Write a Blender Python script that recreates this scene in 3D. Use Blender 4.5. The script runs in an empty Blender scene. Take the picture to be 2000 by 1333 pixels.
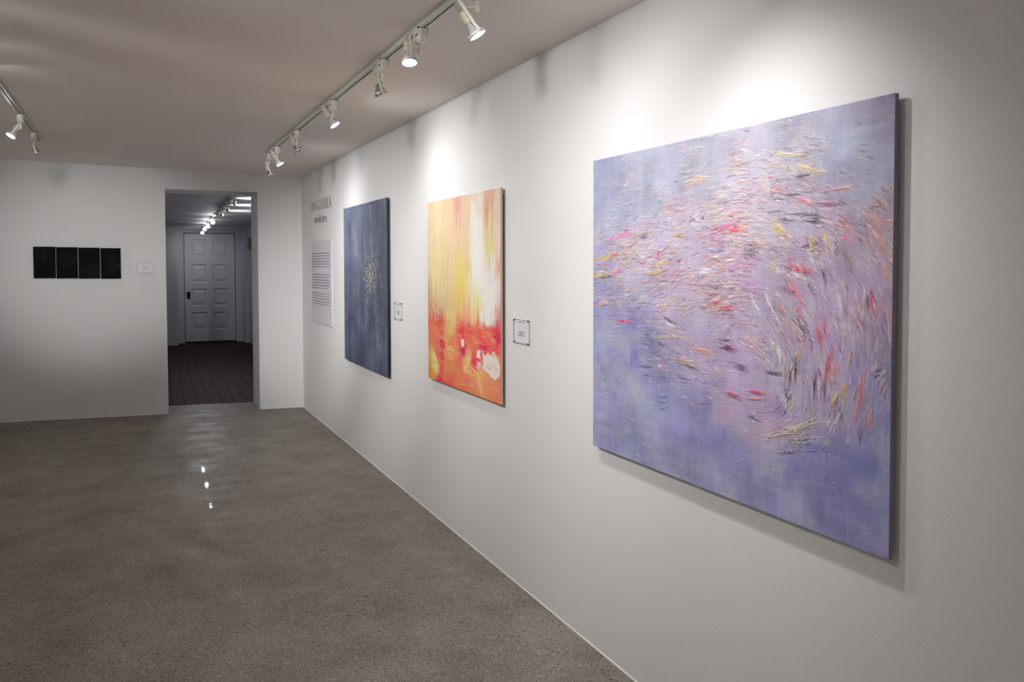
# Gallery room: white walls, three large paintings on the right wall, a four
# panel dark piece on the end wall, spotlight tracks, doorway to a hall behind.
import bpy, bmesh, math, random
import numpy as np
from mathutils import Vector, Matrix

sc = bpy.context.scene
COL = sc.collection
random.seed(7)
rng = np.random.default_rng(11)

BIG_BASE=[[0.089,0.042,0.355,0.38,0.577],[0.35,0.069,0.486,0.515,0.676],[0.664,0.05,0.512,0.512,0.638],[0.926,0.065,0.483,0.455,0.572],[1.147,0.05,0.425,0.415,0.538],[1.336,0.036,0.375,0.35,0.513],[1.477,0.033,0.322,0.277,0.453],[0.168,0.189,0.484,0.513,0.728],[0.515,0.176,0.533,0.552,0.736],[0.802,0.165,0.553,0.505,0.651],[0.09,0.327,0.403,0.403,0.655],[0.091,0.511,0.334,0.334,0.608],[0.091,0.635,0.331,0.357,0.612],[0.352,0.391,0.676,0.57,0.752],[0.666,0.308,0.662,0.541,0.713],[0.928,0.239,0.609,0.513,0.656],[1.15,0.253,0.513,0.455,0.609],[1.339,0.198,0.382,0.408,0.586],[1.472,0.185,0.403,0.403,0.584],[1.338,0.131,0.404,0.448,0.614],[1.287,0.331,0.535,0.415,0.602],[1.474,0.338,0.481,0.314,0.45],[1.478,0.531,0.534,0.372,0.609],[1.497,0.722,0.352,0.322,0.603],[1.491,0.852,0.332,0.332,0.636],[0.668,0.498,0.644,0.475,0.721],[0.931,0.476,0.601,0.411,0.675],[1.153,0.472,0.533,0.383,0.601],[1.344,0.537,0.536,0.377,0.608],[0.519,0.61,0.612,0.507,0.771],[0.807,0.644,0.596,0.459,0.754],[1.049,0.672,0.579,0.443,0.695],[1.255,0.682,0.505,0.407,0.697],[1.349,0.809,0.515,0.409,0.724],[1.158,0.81,0.533,0.429,0.735],[0.935,0.81,0.61,0.451,0.762],[0.755,0.766,0.629,0.483,0.745],[1.008,0.957,0.627,0.404,0.67],[1.16,0.957,0.521,0.381,0.687],[0.862,0.918,0.639,0.417,0.681],[0.092,0.799,0.283,0.308,0.63],[0.319,0.757,0.234,0.234,0.585],[0.171,0.872,0.248,0.262,0.644],[0.388,0.694,0.295,0.295,0.603],[0.284,0.917,0.526,0.563,0.817],[0.093,1.006,0.407,0.407,0.708],[0.521,0.902,0.338,0.367,0.691],[0.614,0.978,0.33,0.33,0.689],[0.425,1.03,0.496,0.511,0.789],[0.757,0.97,0.306,0.317,0.671],[0.863,1.001,0.289,0.306,0.635],[0.674,1.09,0.424,0.438,0.723],[0.357,1.1,0.346,0.364,0.679],[0.938,1.066,0.337,0.349,0.674],[1.054,1.009,0.534,0.459,0.751],[1.161,1.016,0.279,0.279,0.587],[1.297,0.958,0.35,0.338,0.655],[1.437,0.968,0.238,0.254,0.634],[1.352,1.015,0.248,0.259,0.638],[1.261,1.094,0.287,0.299,0.621],[1.055,1.102,0.322,0.322,0.66],[1.439,1.1,0.332,0.332,0.666],[1.488,1.138,0.414,0.398,0.723],[1.354,1.166,0.329,0.329,0.689],[1.182,1.1,0.508,0.508,0.779],[1.486,0.983,0.31,0.31,0.621]]
BIG_FIELD=[[0.168,0.389,-0.081,1.0],[0.351,0.296,-0.109,1.0],[0.802,0.231,-0.046,1.0],[1.042,0.171,0.033,0.9],[1.189,0.155,0.288,0.8],[1.34,0.293,0.459,0.8],[1.459,0.351,0.774,0.9],[1.25,0.4,0.483,1.0],[1.045,0.398,0.253,1.0],[0.804,0.396,-0.034,1.0],[0.518,0.502,-0.229,1.0],[0.806,0.561,-0.212,1.0],[0.933,0.635,0.298,0.8],[1.154,0.545,0.673,1.0],[1.345,0.564,1.149,0.9],[1.462,0.557,1.337,0.7],[1.255,0.682,1.199,1.0],[1.432,0.704,-1.375,0.6],[1.157,0.78,1.433,0.8],[1.052,0.902,-0.403,0.5],[1.18,0.909,-0.545,0.7],[1.331,0.812,-1.265,0.7],[0.808,0.777,-0.006,0.5],[0.612,0.8,0.222,0.5],[0.52,0.72,0.239,0.6],[0.886,0.833,-0.025,0.4],[0.088,0.062,0.098,0.0],[0.514,0.086,0.103,0.0],[0.801,0.082,0.114,0.0],[1.04,0.035,0.141,0.0],[1.319,0.06,0.146,0.0],[1.485,0.06,0.157,0.0],[1.487,0.148,0.53,0.05],[0.089,0.184,0.065,0.0],[0.168,0.289,-0.054,0.3],[0.384,0.185,-0.027,0.1],[0.049,0.429,-0.072,0.9],[0.07,0.574,-0.11,0.4],[0.17,0.63,-0.011,0.5],[0.091,0.758,-0.089,0.0],[0.283,0.76,-0.0,0.05],[0.32,0.893,-0.133,0.0],[0.521,0.939,0.317,0.05],[0.093,1.11,-0.182,0.0],[0.673,0.968,-0.172,0.0],[0.811,0.994,-0.188,0.0],[0.936,0.922,0.206,0.1],[1.008,1.019,-0.209,0.0],[1.181,1.026,-0.225,0.0],[1.351,0.946,-0.209,0.1],[1.436,0.902,-0.199,0.1],[1.49,0.787,-1.382,0.15],[1.502,1.043,-0.263,0.0],[1.261,1.108,-0.263,0.0],[1.055,1.133,-0.252,0.0],[1.284,0.165,0.359,0.1],[1.407,0.204,0.498,0.2],[1.481,0.275,0.794,0.5],[0.665,0.153,-0.074,0.5],[0.878,0.123,0.013,0.5],[0.546,0.214,-0.058,0.5]]
BIG_STROKES=[[0.9018,0.3168,-0.0193,0.0732,0.0145,"cr"],[0.8258,0.3092,-0.252,0.1083,0.0132,"pk"],[0.2054,0.3124,-0.1087,0.1281,0.0131,"pk"],[0.4657,0.3811,-0.3046,0.0382,0.0184,"rd"],[0.86,0.562,-0.1586,0.0655,0.0148,"dr"],[0.7978,0.5499,-0.2075,0.0676,0.0104,"cr"],[0.2453,0.6416,0.0332,0.0803,0.0104,"cr"],[0.787,0.5203,-0.086,0.0531,0.0067,"dc"],[0.3818,0.3141,-0.1669,0.0714,0.0108,"dk"],[0.2509,0.2922,0.0377,0.0441,0.0078,"dk"],[0.9627,0.3862,0.1305,0.0702,0.0317,"dk"],[0.0825,0.5794,-0.0856,0.0728,0.0124,"og"],[0.0812,0.4623,-0.1173,0.1353,0.013,"yl"],[0.0817,0.4766,-0.1211,0.1035,0.0087,"dk"],[0.0964,0.3948,-0.1276,0.1637,0.0134,"gd"],[0.1685,0.3852,-0.099,0.0681,0.0064,"rd"],[0.4753,0.4236,-0.2035,0.0928,0.0123,"yl"],[0.1804,0.4512,-0.1459,0.0673,0.0108,"pk"],[0.5559,0.6226,0.2688,0.0833,0.0135,"dk"],[0.55,0.6339,0.1467,0.0648,0.0102,"wt"],[0.443,0.4532,-0.1578,0.0837,0.0119,"gd"],[0.7404,0.4473,-0.1155,0.0596,0.0121,"wt"],[0.5749,0.324,-0.0715,0.0599,0.0129,"gd"],[0.695,0.1402,-0.0705,0.1085,0.0149,"tn"],[0.9263,0.1142,-0.0671,0.0464,0.0086,"br"],[0.6963,0.28,-0.0061,0.1119,0.0173,"dk"],[1.1897,0.2471,0.3835,0.0585,0.0104,"cr"],[1.2036,0.2824,0.1057,0.0868,0.0114,"dk"],[1.0719,0.2676,0.118,0.0523,0.009,"dk"],[1.1253,0.2942,0.0982,0.0628,0.0103,"dk"],[1.2316,0.3051,0.1745,0.0501,0.0155,"dk"],[1.0963,0.3239,0.5838,0.0651,0.0158,"gd"],[1.0066,0.3622,0.39,0.0472,0.0121,"og"],[0.9722,0.3878,0.3781,0.0569,0.0176,"dk"],[1.1741,0.4368,0.2514,0.0903,0.0122,"dr"],[1.1584,0.4545,0.2704,0.0709,0.0093,"wt"],[1.3436,0.3982,0.9587,0.0619,0.0117,"ol"],[1.3058,0.3827,0.9158,0.0517,0.0204,"dk"],[1.4435,0.315,0.7452,0.0539,0.013,"og"],[1.4896,0.3173,0.1884,0.0344,0.0164,"og"],[1.4607,0.3789,0.9455,0.0643,0.0135,"og"],[1.3422,0.3196,0.7239,0.067,0.0093,"pr"],[1.2075,0.1587,0.3261,0.1024,0.0099,"yl"],[1.1919,0.1173,0.093,0.0437,0.0058,"dk"],[1.116,0.1068,0.214,0.0893,0.0087,"yl"],[1.1808,0.1748,0.0957,0.0481,0.0086,"dk"],[1.1894,0.2171,0.0799,0.0478,0.0072,"dk"],[1.149,0.2226,0.1135,0.0659,0.0087,"dk"],[1.0865,0.2297,0.0723,0.0473,0.0075,"dk"],[1.0647,0.2086,0.1388,0.0307,0.0075,"rd"],[1.2835,0.2606,0.0657,0.0629,0.0097,"dc"],[1.4427,0.2762,-0.0065,0.0548,0.0039,"br"],[1.3245,0.2212,0.0295,0.0641,0.0055,"og"],[1.2777,0.2256,0.1309,0.0299,0.0069,"br"],[1.4539,0.2627,0.6344,0.0432,0.0068,"og"],[1.4757,0.2323,0.8016,0.0296,0.0056,"og"],[1.0677,0.4268,0.8671,0.0548,0.0162,"gd"],[1.4358,0.5235,1.3356,0.0683,0.0098,"cr"],[1.4175,0.5151,1.4659,0.0395,0.0116,"bk"],[1.4092,0.5127,1.4657,0.0317,0.0084,"wt"],[1.0996,0.5523,0.6618,0.0387,0.0077,"rd"],[1.1655,0.5082,0.8722,0.0771,0.0134,"pr"],[1.1325,0.499,0.4358,0.0492,0.012,"dc"],[1.2171,0.4867,0.6974,0.0431,0.0106,"dk"],[1.2683,0.4562,1.3236,0.0368,0.0112,"dk"],[1.2247,0.3812,0.276,0.0835,0.0235,"dk"],[1.217,0.3714,-0.2411,0.0638,0.0121,"dk"],[1.2723,0.3529,1.0696,0.0449,0.0125,"gd"],[1.2192,0.3628,1.1021,0.0334,0.0131,"gd"],[1.343,0.355,0.7497,0.0283,0.0094,"pk"],[1.3716,0.3157,0.1801,0.0621,0.0027,"dk"],[1.4731,0.4447,1.0346,0.0351,0.0138,"og"],[1.3915,0.3617,1.1274,0.0224,0.0098,"dk"],[1.1745,0.5589,0.8661,0.0476,0.0115,"rd"],[0.4943,0.7128,0.6285,0.0343,0.0146,"dk"],[0.6242,0.811,0.1932,0.0802,0.0066,"bk"],[0.6437,0.7592,0.1722,0.1186,0.0169,"gd"],[0.635,0.7672,0.1693,0.1192,0.0085,"dk"],[0.8382,0.6795,0.2482,0.0799,0.0196,"dk"],[0.8589,0.6893,0.024,0.065,0.0136,"dc"],[0.5525,0.6771,-0.0772,0.1302,0.009,"yl"],[0.4852,0.7928,0.3827,0.0363,0.0188,"og"],[0.7403,0.7101,0.0163,0.0704,0.0142,"og"],[0.9242,0.7442,0.1281,0.06,0.0143,"dk"],[0.8934,0.8351,0.2025,0.0584,0.0157,"rd"],[0.901,0.8406,0.1601,0.0455,0.0076,"bk"],[0.978,0.6643,0.6537,0.0805,0.0214,"og"],[0.9892,0.8107,0.0312,0.0632,0.0101,"rd"],[0.5116,0.8963,-0.1913,0.0451,0.0054,"db"],[0.5118,0.9147,-0.1966,0.0452,0.0054,"db"],[0.512,0.9349,-0.2026,0.0452,0.0054,"db"],[0.9857,0.8929,0.2187,0.0457,0.0116,"dk"],[0.7313,0.8837,-0.1481,0.0308,0.0068,"rd"],[0.3884,0.7979,-0.1086,0.0893,0.0095,"db"],[0.4094,0.8315,-0.119,0.0612,0.0057,"db"],[1.1951,0.6155,0.702,0.0845,0.0333,"dc"],[1.187,0.6017,0.7035,0.0655,0.0148,"dk"],[1.2558,0.6226,1.2722,0.0622,0.0133,"rd"],[1.2869,0.6946,-1.2753,0.0821,0.0145,"rd"],[1.3146,0.7039,-1.2791,0.0522,0.0124,"pr"],[1.1298,0.7365,-1.5359,0.0926,0.0189,"ol"],[1.1607,0.724,-1.5368,0.0649,0.0123,"bk"],[1.1424,0.7453,-1.5363,0.0595,0.0104,"bk"],[1.455,0.6987,-0.9987,0.0378,0.0268,"dk"],[1.4633,0.7107,-0.9173,0.0326,0.0058,"wt"],[1.4748,0.7274,-1.094,0.0255,0.009,"gd"],[1.237,0.7683,-1.5389,0.0488,0.0116,"bk"],[1.2581,0.7697,-1.5395,0.0513,0.0076,"wt"],[1.2731,0.7648,-1.5399,0.0425,0.0094,"dk"],[1.135,0.8162,-1.1374,0.0562,0.0317,"bk"],[1.1477,0.8336,-0.9564,0.0599,0.0167,"cm"],[1.1291,0.8439,-0.7928,0.0418,0.0088,"bk"],[1.395,0.7837,-1.3321,0.1122,0.01,"pr"],[1.2021,0.8765,-0.5651,0.1267,0.0105,"cm"],[1.1781,0.8893,-0.4161,0.1241,0.0086,"yl"],[1.2146,0.8682,-0.6041,0.0777,0.0045,"bk"],[1.1364,0.9071,-0.3449,0.1588,0.0101,"cm"],[1.1272,0.919,-0.3243,0.1082,0.0044,"br"],[1.3131,0.836,-1.3662,0.0637,0.0215,"bk"],[1.3204,0.8445,-0.9907,0.0549,0.0065,"wt"],[1.1809,0.9266,-0.1889,0.1069,0.0102,"dk"],[1.1915,0.9275,-0.2387,0.074,0.0043,"wt"],[1.1493,0.9653,-0.2008,0.0718,0.0074,"dk"],[1.2199,0.9452,-0.2355,0.0443,0.0057,"dc"],[1.2906,0.9253,-1.4733,0.0373,0.0168,"ol"],[1.4,0.8713,-1.4789,0.0274,0.0102,"dk"],[1.431,0.8218,-1.3771,0.0412,0.013,"og"],[1.3443,0.7622,-1.3677,0.0425,0.014,"gd"],[1.3122,0.7832,-1.1629,0.0394,0.0121,"yl"],[0.9938,0.832,-0.1437,0.0842,0.0078,"og"],[1.0761,0.7457,-0.0442,0.0651,0.0139,"dk"],[1.0972,0.683,1.3053,0.0449,0.0129,"wt"],[1.0643,0.6587,1.0568,0.0376,0.0108,"cm"],[0.993,0.5525,0.8355,0.0698,0.0087,"wt"],[1.0471,0.5348,0.9526,0.0726,0.0085,"wt"],[1.3262,0.5239,1.215,0.0556,0.0071,"wt"],[1.1763,0.6755,-1.3499,0.0361,0.012,"og"],[1.3639,0.6713,-1.3678,0.0418,0.0086,"gd"],[1.2761,0.5958,1.2059,0.0424,0.0112,"cr"]]
PAINT={"cr":[0.78,0.012,0.078],"pk":[0.868,0.131,0.39],"rd":[0.705,0.054,0.07],"dr":[0.658,0.004,0.027],"dk":[0.062,0.034,0.078],"gd":[0.658,0.449,0.102],"yl":[0.78,0.62,0.24],"og":[0.806,0.362,0.18],"tn":[0.78,0.583,0.39],"br":[0.39,0.199,0.131],"wt":[0.93,0.93,0.93],"ol":[0.285,0.219,0.041],"cm":[0.93,0.841,0.548],"dc":[0.24,0.017,0.078],"bk":[0.041,0.025,0.049],"pr":[0.78,0.18,0.192],"db":[0.116,0.116,0.31]}
ORANGE_BASE=[[0.067,0.037,0.844,0.591,0.295],[0.205,0.089,0.899,0.669,0.37],[0.368,0.098,0.899,0.601,0.3],[0.539,0.024,0.831,0.359,0.27],[0.552,0.108,0.858,0.478,0.37],[0.697,0.116,0.899,0.669,0.37],[0.861,0.046,0.911,0.831,0.682],[0.807,0.172,0.93,0.93,0.834],[0.885,0.322,0.93,0.93,0.93],[1.014,0.066,0.772,0.336,0.18],[1.038,0.182,0.875,0.58,0.224],[1.112,0.092,0.841,0.656,0.557],[1.111,0.232,0.93,0.772,0.592],[0.065,0.196,0.827,0.592,0.313],[0.236,0.224,0.834,0.652,0.293],[0.366,0.26,0.912,0.604,0.274],[0.521,0.264,0.912,0.639,0.368],[0.667,0.267,0.93,0.711,0.319],[0.062,0.366,0.846,0.688,0.286],[0.131,0.423,0.925,0.797,0.34],[0.234,0.367,0.897,0.718,0.243],[0.427,0.401,0.93,0.674,0.29],[0.578,0.442,0.93,0.763,0.069],[0.694,0.421,0.93,0.702,0.174],[0.607,0.525,0.93,0.671,0.025],[0.547,0.61,0.93,0.617,0.054],[0.777,0.481,0.93,0.93,0.588],[0.83,0.559,0.93,0.93,0.263],[0.936,0.468,0.93,0.93,0.93],[1.061,0.533,0.93,0.93,0.93],[1.061,0.4,0.93,0.93,0.831],[1.013,0.324,0.804,0.764,0.167],[1.145,0.419,0.839,0.391,0.249],[0.059,0.561,0.755,0.568,0.12],[0.264,0.577,0.889,0.682,0.263],[0.393,0.638,0.821,0.622,0.188],[0.022,0.643,0.695,0.153,0.074],[0.057,0.721,0.755,0.127,0.076],[0.229,0.757,0.647,0.057,0.057],[0.423,0.723,0.848,0.642,0.234],[0.605,0.702,0.93,0.379,0.158],[0.802,0.66,0.93,0.632,0.274],[0.985,0.651,0.93,0.93,0.93],[0.882,0.745,0.865,0.13,0.078],[0.604,0.754,0.774,0.04,0.078],[0.747,0.764,0.868,0.102,0.09],[1.01,0.775,0.879,0.132,0.079],[1.119,0.776,0.669,0.017,0.08],[0.055,0.836,0.922,0.242,0.132],[0.159,0.908,0.854,0.207,0.106],[0.359,0.836,0.669,0.396,0.133],[0.26,0.91,0.685,0.017,0.081],[0.453,0.871,0.762,0.248,0.106],[0.632,0.897,0.575,0.028,0.137],[0.774,0.823,0.93,0.204,0.105],[0.8,0.921,0.833,0.044,0.109],[0.92,0.86,0.688,0.017,0.137],[0.123,0.979,0.93,0.785,0.255],[0.051,1.067,0.808,0.312,0.086],[0.357,0.989,0.84,0.307,0.084],[0.257,1.088,0.776,0.045,0.1],[0.512,1.036,0.93,0.242,0.099],[0.717,0.95,0.93,0.628,0.214],[0.88,1.003,0.93,0.498,0.18],[0.659,1.06,0.924,0.224,0.101],[0.798,1.093,0.93,0.275,0.118],[1.057,1.039,0.93,0.324,0.149],[0.45,1.108,0.93,0.148,0.102],[1.105,1.099,0.93,0.257,0.12],[1.154,0.885,0.927,0.174,0.096]]
BLUE_BASE=[[0.101,0.027,0.15,0.182,0.279],[0.206,0.159,0.1,0.126,0.207],[0.417,0.168,0.207,0.238,0.336],[0.855,0.129,0.186,0.211,0.307],[1.245,0.126,0.123,0.143,0.221],[0.089,0.347,0.148,0.174,0.259],[0.659,0.358,0.199,0.226,0.329],[1.113,0.366,0.181,0.21,0.314],[1.32,0.37,0.133,0.148,0.226],[0.135,0.604,0.133,0.159,0.256],[0.652,0.597,0.152,0.176,0.269],[1.107,0.592,0.152,0.176,0.269],[1.314,0.589,0.113,0.133,0.202],[0.234,0.856,0.133,0.146,0.233],[0.879,0.828,0.139,0.163,0.265],[1.307,0.864,0.112,0.136,0.209],[0.175,0.987,0.075,0.092,0.174],[0.384,1.099,0.105,0.126,0.233],[0.874,1.004,0.133,0.167,0.3],[1.222,0.98,0.123,0.143,0.228],[0.166,1.244,0.096,0.12,0.209],[0.632,1.201,0.102,0.12,0.222],[1.089,1.217,0.129,0.15,0.242],[1.376,1.297,0.104,0.119,0.194]]


# ------------------------------------------------------------------ helpers
class MB:
    def __init__(s): s.v = []; s.f = []; s.m = []; s.sm = []
    def add(s, vs, fs, mi=0, smooth=False):
        o = len(s.v); s.v += [tuple(p) for p in vs]
        s.f += [tuple(i + o for i in f) for f in fs]
        s.m += [mi] * len(fs); s.sm += [smooth] * len(fs); return s
    def box(s, x0, x1, y0, y1, z0, z1, mi=0):
        v = [(x, y, z) for x in (x0, x1) for y in (y0, y1) for z in (z0, z1)]
        return s.add(v, [(0,1,3,2),(4,6,7,5),(0,4,5,1),(2,3,7,6),(0,2,6,4),(1,5,7,3)], mi)
    def bbox(s, x0, x1, y0, y1, z0, z1, b=.003, mi=0):
        """box with chamfered edges"""
        bm = bmesh.new(); bmesh.ops.create_cube(bm, size=1)
        for v in bm.verts:
            v.co = Vector(((x0+x1)/2+v.co.x*(x1-x0), (y0+y1)/2+v.co.y*(y1-y0), (z0+z1)/2+v.co.z*(z1-z0)))
        bmesh.ops.bevel(bm, geom=list(bm.edges), offset=b, segments=2, profile=.6, affect='EDGES')
        bm.verts.index_update()
        s.add([v.co[:] for v in bm.verts], [[v.index for v in f.verts] for f in bm.faces], mi); bm.free(); return s
    def lathe(s, prof, n=28, mi=0, axis='z', o=(0,0,0), caps=True, smooth=True):
        """prof: list of (radius, height) ; revolve about the z axis"""
        vs = []; fs = []
        for r, z in prof:
            for k in range(n):
                a = 2*math.pi*k/n; p = (r*math.cos(a), r*math.sin(a), z)
                if axis == 'x': p = (p[2], p[0], p[1])
                if axis == 'y': p = (p[0], p[2], p[1])
                vs.append((p[0]+o[0], p[1]+o[1], p[2]+o[2]))
        m = len(prof)
        for i in range(m-1):
            for k in range(n):
                k2 = (k+1) % n; fs.append((i*n+k, i*n+k2, (i+1)*n+k2, (i+1)*n+k))
        s.add(vs, fs, mi, smooth)
        if caps:
            o2 = len(s.v)-len(vs)
            for i in (0, m-1):
                if prof[i][0] > 1e-5:
                    s.f.append(tuple(o2+i*n+k for k in range(n))); s.m.append(mi); s.sm.append(False)
        return s
    def sweep(s, path, w, t, side=(0,1,0), mi=0):
        """flat strap of width w (along side) and thickness t following path"""
        side = Vector(side).normalized(); P = [Vector(p) for p in path]; vs = []; fs = []
        for i, p in enumerate(P):
            d = (P[min(i+1,len(P)-1)]-P[max(i-1,0)]).normalized(); nrm = d.cross(side).normalized()
            for a, b in ((-1,-1),(1,-1),(1,1),(-1,1)):
                vs.append(p+side*a*w/2+nrm*b*t/2)
        for i in range(len(P)-1):
            for k in range(4):
                fs.append((i*4+k, i*4+(k+1)%4, (i+1)*4+(k+1)%4, (i+1)*4+k))
        fs += [(3,2,1,0), tuple((len(P)-1)*4+k for k in range(4))]
        return s.add(vs, fs, mi)
    def build(s, name, mats, parent=None, M=None):
        me = bpy.data.meshes.new(name); me.from_pydata(s.v, [], s.f)
        mats = mats if isinstance(mats, (list, tuple)) else [mats]
        for m in mats: me.materials.append(m)
        me.polygons.foreach_set('material_index', s.m); me.polygons.foreach_set('use_smooth', s.sm)
        bm = bmesh.new(); bm.from_mesh(me); bmesh.ops.recalc_face_normals(bm, faces=bm.faces); bm.to_mesh(me); bm.free()
        me.update()
        ob = bpy.data.objects.new(name, me); COL.objects.link(ob)
        if parent: ob.parent = parent
        if M is not None: ob.matrix_local = M
        return ob

def empty(name, M, size=.1):
    o = bpy.data.objects.new(name, None); o.empty_display_size = size; COL.objects.link(o); o.matrix_world = M; return o
def tag(o, label, cat, group=None, kind=None):
    o['label'] = label; o['category'] = cat
    if group: o['group'] = group
    if kind: o['kind'] = kind
    return o
def structure(o, label=None):
    o['kind'] = 'structure'
    if label: o['label'] = label
    return o
T = Matrix.Translation

# ---------------------------------------------------------------- materials
def mat(name):
    m = bpy.data.materials.new(name); m.use_nodes = True; nt = m.node_tree
    return m, nt, nt.nodes['Principled BSDF']
def N(nt, t, **kw):
    n = nt.nodes.new(t)
    for k, v in kw.items(): setattr(n, k, v)
    return n
def L(nt, a, b): nt.links.new(a, b)
def s2l(c): return tuple((x/12.92 if x <= .04045 else ((x+.055)/1.055)**2.4) for x in (v/255 for v in c))
def mixc(nt, fac, a, b, mode='MIX'):
    n = N(nt, 'ShaderNodeMix', data_type='RGBA', blend_type=mode)
    for sock, v in ((n.inputs[0], fac), (n.inputs[6], a), (n.inputs[7], b)):
        if hasattr(v, 'links'): L(nt, v, sock)
        elif isinstance(v, (int, float)): sock.default_value = v
        else: sock.default_value = (*v, 1)
    return n.outputs[2]
def noise(nt, co, scale, detail=4, rough=.5, dist=0.):
    n = N(nt, 'ShaderNodeTexNoise'); n.inputs['Scale'].default_value = scale; n.inputs['Detail'].default_value = detail
    n.inputs['Roughness'].default_value = rough; n.inputs['Distortion'].default_value = dist; L(nt, co, n.inputs['Vector']); return n.outputs['Fac']
def ramp(nt, fac, pts):
    r = N(nt, 'ShaderNodeValToRGB'); e = r.color_ramp.elements
    while len(e) < len(pts): e.new(.5)
    for k, (p, c) in enumerate(pts):
        e[k].position = p; e[k].color = (c, c, c, 1) if isinstance(c, (int, float)) else (*c, 1)
    L(nt, fac, r.inputs[0]); return r.outputs[0]
def math_(nt, op, a, b=None, clamp=False):
    n = N(nt, 'ShaderNodeMath', operation=op, use_clamp=clamp)
    for i, v in enumerate((a, b)):
        if v is None: continue
        if hasattr(v, 'links'): L(nt, v, n.inputs[i])
        else: n.inputs[i].default_value = v
    return n.outputs[0]
def bump(nt, b, h, strength, dist=.01, normal=None):
    n = N(nt, 'ShaderNodeBump'); n.inputs['Strength'].default_value = strength; n.inputs['Distance'].default_value = dist
    L(nt, h, n.inputs['Height'])
    if normal is not None: L(nt, normal, n.inputs['Normal'])
    L(nt, n.outputs[0], b.inputs['Normal']); return n.outputs[0]
def pos(nt): return N(nt, 'ShaderNodeNewGeometry').outputs['Position']

def simple(name, col, rough=.5, metal=0., spec=.5, var=.04, sc_=30, bmp=0.):
    m, nt, b = mat(name); c = s2l(col); co = N(nt, 'ShaderNodeTexCoord').outputs['Object']
    n = noise(nt, co, sc_)
    L(nt, mixc(nt, n, tuple(x*(1-var) for x in c), tuple(min(1, x*(1+var)) for x in c)), b.inputs['Base Color'])
    b.inputs['Roughness'].default_value = rough; b.inputs['Metallic'].default_value = metal; b.inputs['Specular IOR Level'].default_value = spec
    if bmp: bump(nt, b, n, bmp, .002)
    return m

def wall_mat(name, col, tex=1., patches=()):
    m, nt, b = mat(name); P = pos(nt); c = s2l(col)
    big = noise(nt, P, 1.3, 3)
    cc = mixc(nt, big, tuple(x*.975 for x in c), c)
    # faint grubbiness near the floor, broken up by noise
    L(nt, cc, b.inputs['Base Color'])
    b.inputs['Roughness'].default_value = .75; b.inputs['Specular IOR Level'].default_value = .25
    h = math_(nt, 'ADD', math_(nt, 'MULTIPLY', noise(nt, P, 170, 3, .6), .55), math_(nt, 'MULTIPLY', noise(nt, P, 45, 2), .45))
    nrm = bump(nt, b, h, .16*tex, .004)
    for (px, pz, rx, rz) in patches:      # roughly re-plastered spots
        sx = N(nt, 'ShaderNodeSeparateXYZ'); L(nt, P, sx.inputs[0])
        dx = math_(nt, 'DIVIDE', math_(nt, 'SUBTRACT', sx.outputs[0], px), rx)
        dz = math_(nt, 'DIVIDE', math_(nt, 'SUBTRACT', sx.outputs[2], pz), rz)
        r = math_(nt, 'ADD', math_(nt, 'MULTIPLY', dx, dx), math_(nt, 'MULTIPLY', dz, dz))
        r = math_(nt, 'ADD', r, math_(nt, 'MULTIPLY', math_(nt, 'SUBTRACT', noise(nt, P, 9, 2), .5), 1.2))
        mask = ramp(nt, r, [(.75, 1.), (1., 0.)])
        mp = N(nt, 'ShaderNodeMapping'); mp.inputs['Scale'].default_value = (1, 1, 3.2); L(nt, P, mp.inputs[0])
        w = noise(nt, mp.outputs[0], 26, 2, .5, 1.4)
        w = ramp(nt, w, [(.42, 0.), (.5, 1.), (.58, 0.)])
        nrm = bump(nt, b, math_(nt, 'MULTIPLY', w, mask), .34, .004, nrm)
    return m

M_wall = wall_mat('white_plaster_wall', (232, 231, 230), 1.15)
M_wall_end = wall_mat('white_plaster_end_wall', (230, 230, 230), .7, [(-1.61, 1.42, .12, .17), (-1.70, .36, .13, .15)])
M_ceil = wall_mat('white_ceiling_paint', (236, 227, 221), .5)
M_hall = wall_mat('hall_white_paint', (205, 203, 210), .5)
M_door = simple('painted_door_wood', (212, 210, 214), .45, var=.02, sc_=6)
M_trackwhite = simple('track_enamel', (196, 198, 186), .38, var=.03)
M_fix = simple('fixture_enamel', (214, 209, 198), .35, var=.03)
M_black = simple('black_slot', (14, 13, 12), .6)
M_socket = simple('socket_ceramic', (188, 182, 160), .5)
M_chrome = simple('reflector_chrome', (200, 200, 205), .12, 1., var=.08, sc_=60)
M_blackmetal = simple('black_iron', (18, 17, 18), .4, .3)
M_vinyl = simple('black_vinyl', (20, 20, 23), .55)
M_ink = simple('printed_ink', (142, 138, 146), .7)
M_ink2 = simple('faint_printed_ink', (134, 134, 137), .7)
M_board = simple('foam_board', (215, 213, 220), .6, var=.015, sc_=3)
M_card = simple('label_card', (246, 246, 248), .6, var=.02, sc_=9)
M_mat = simple('rubber_doormat', (34, 27, 26), .85, bmp=.5, sc_=200)
M_beige = simple('beige_plastic', (150, 143, 128), .45)
M_wood_back = simple('birch_cradle', (92, 74, 66), .6, var=.2, sc_=40)
M_trim = simple('white_caulk_bead', (240, 234, 230), .4)

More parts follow.
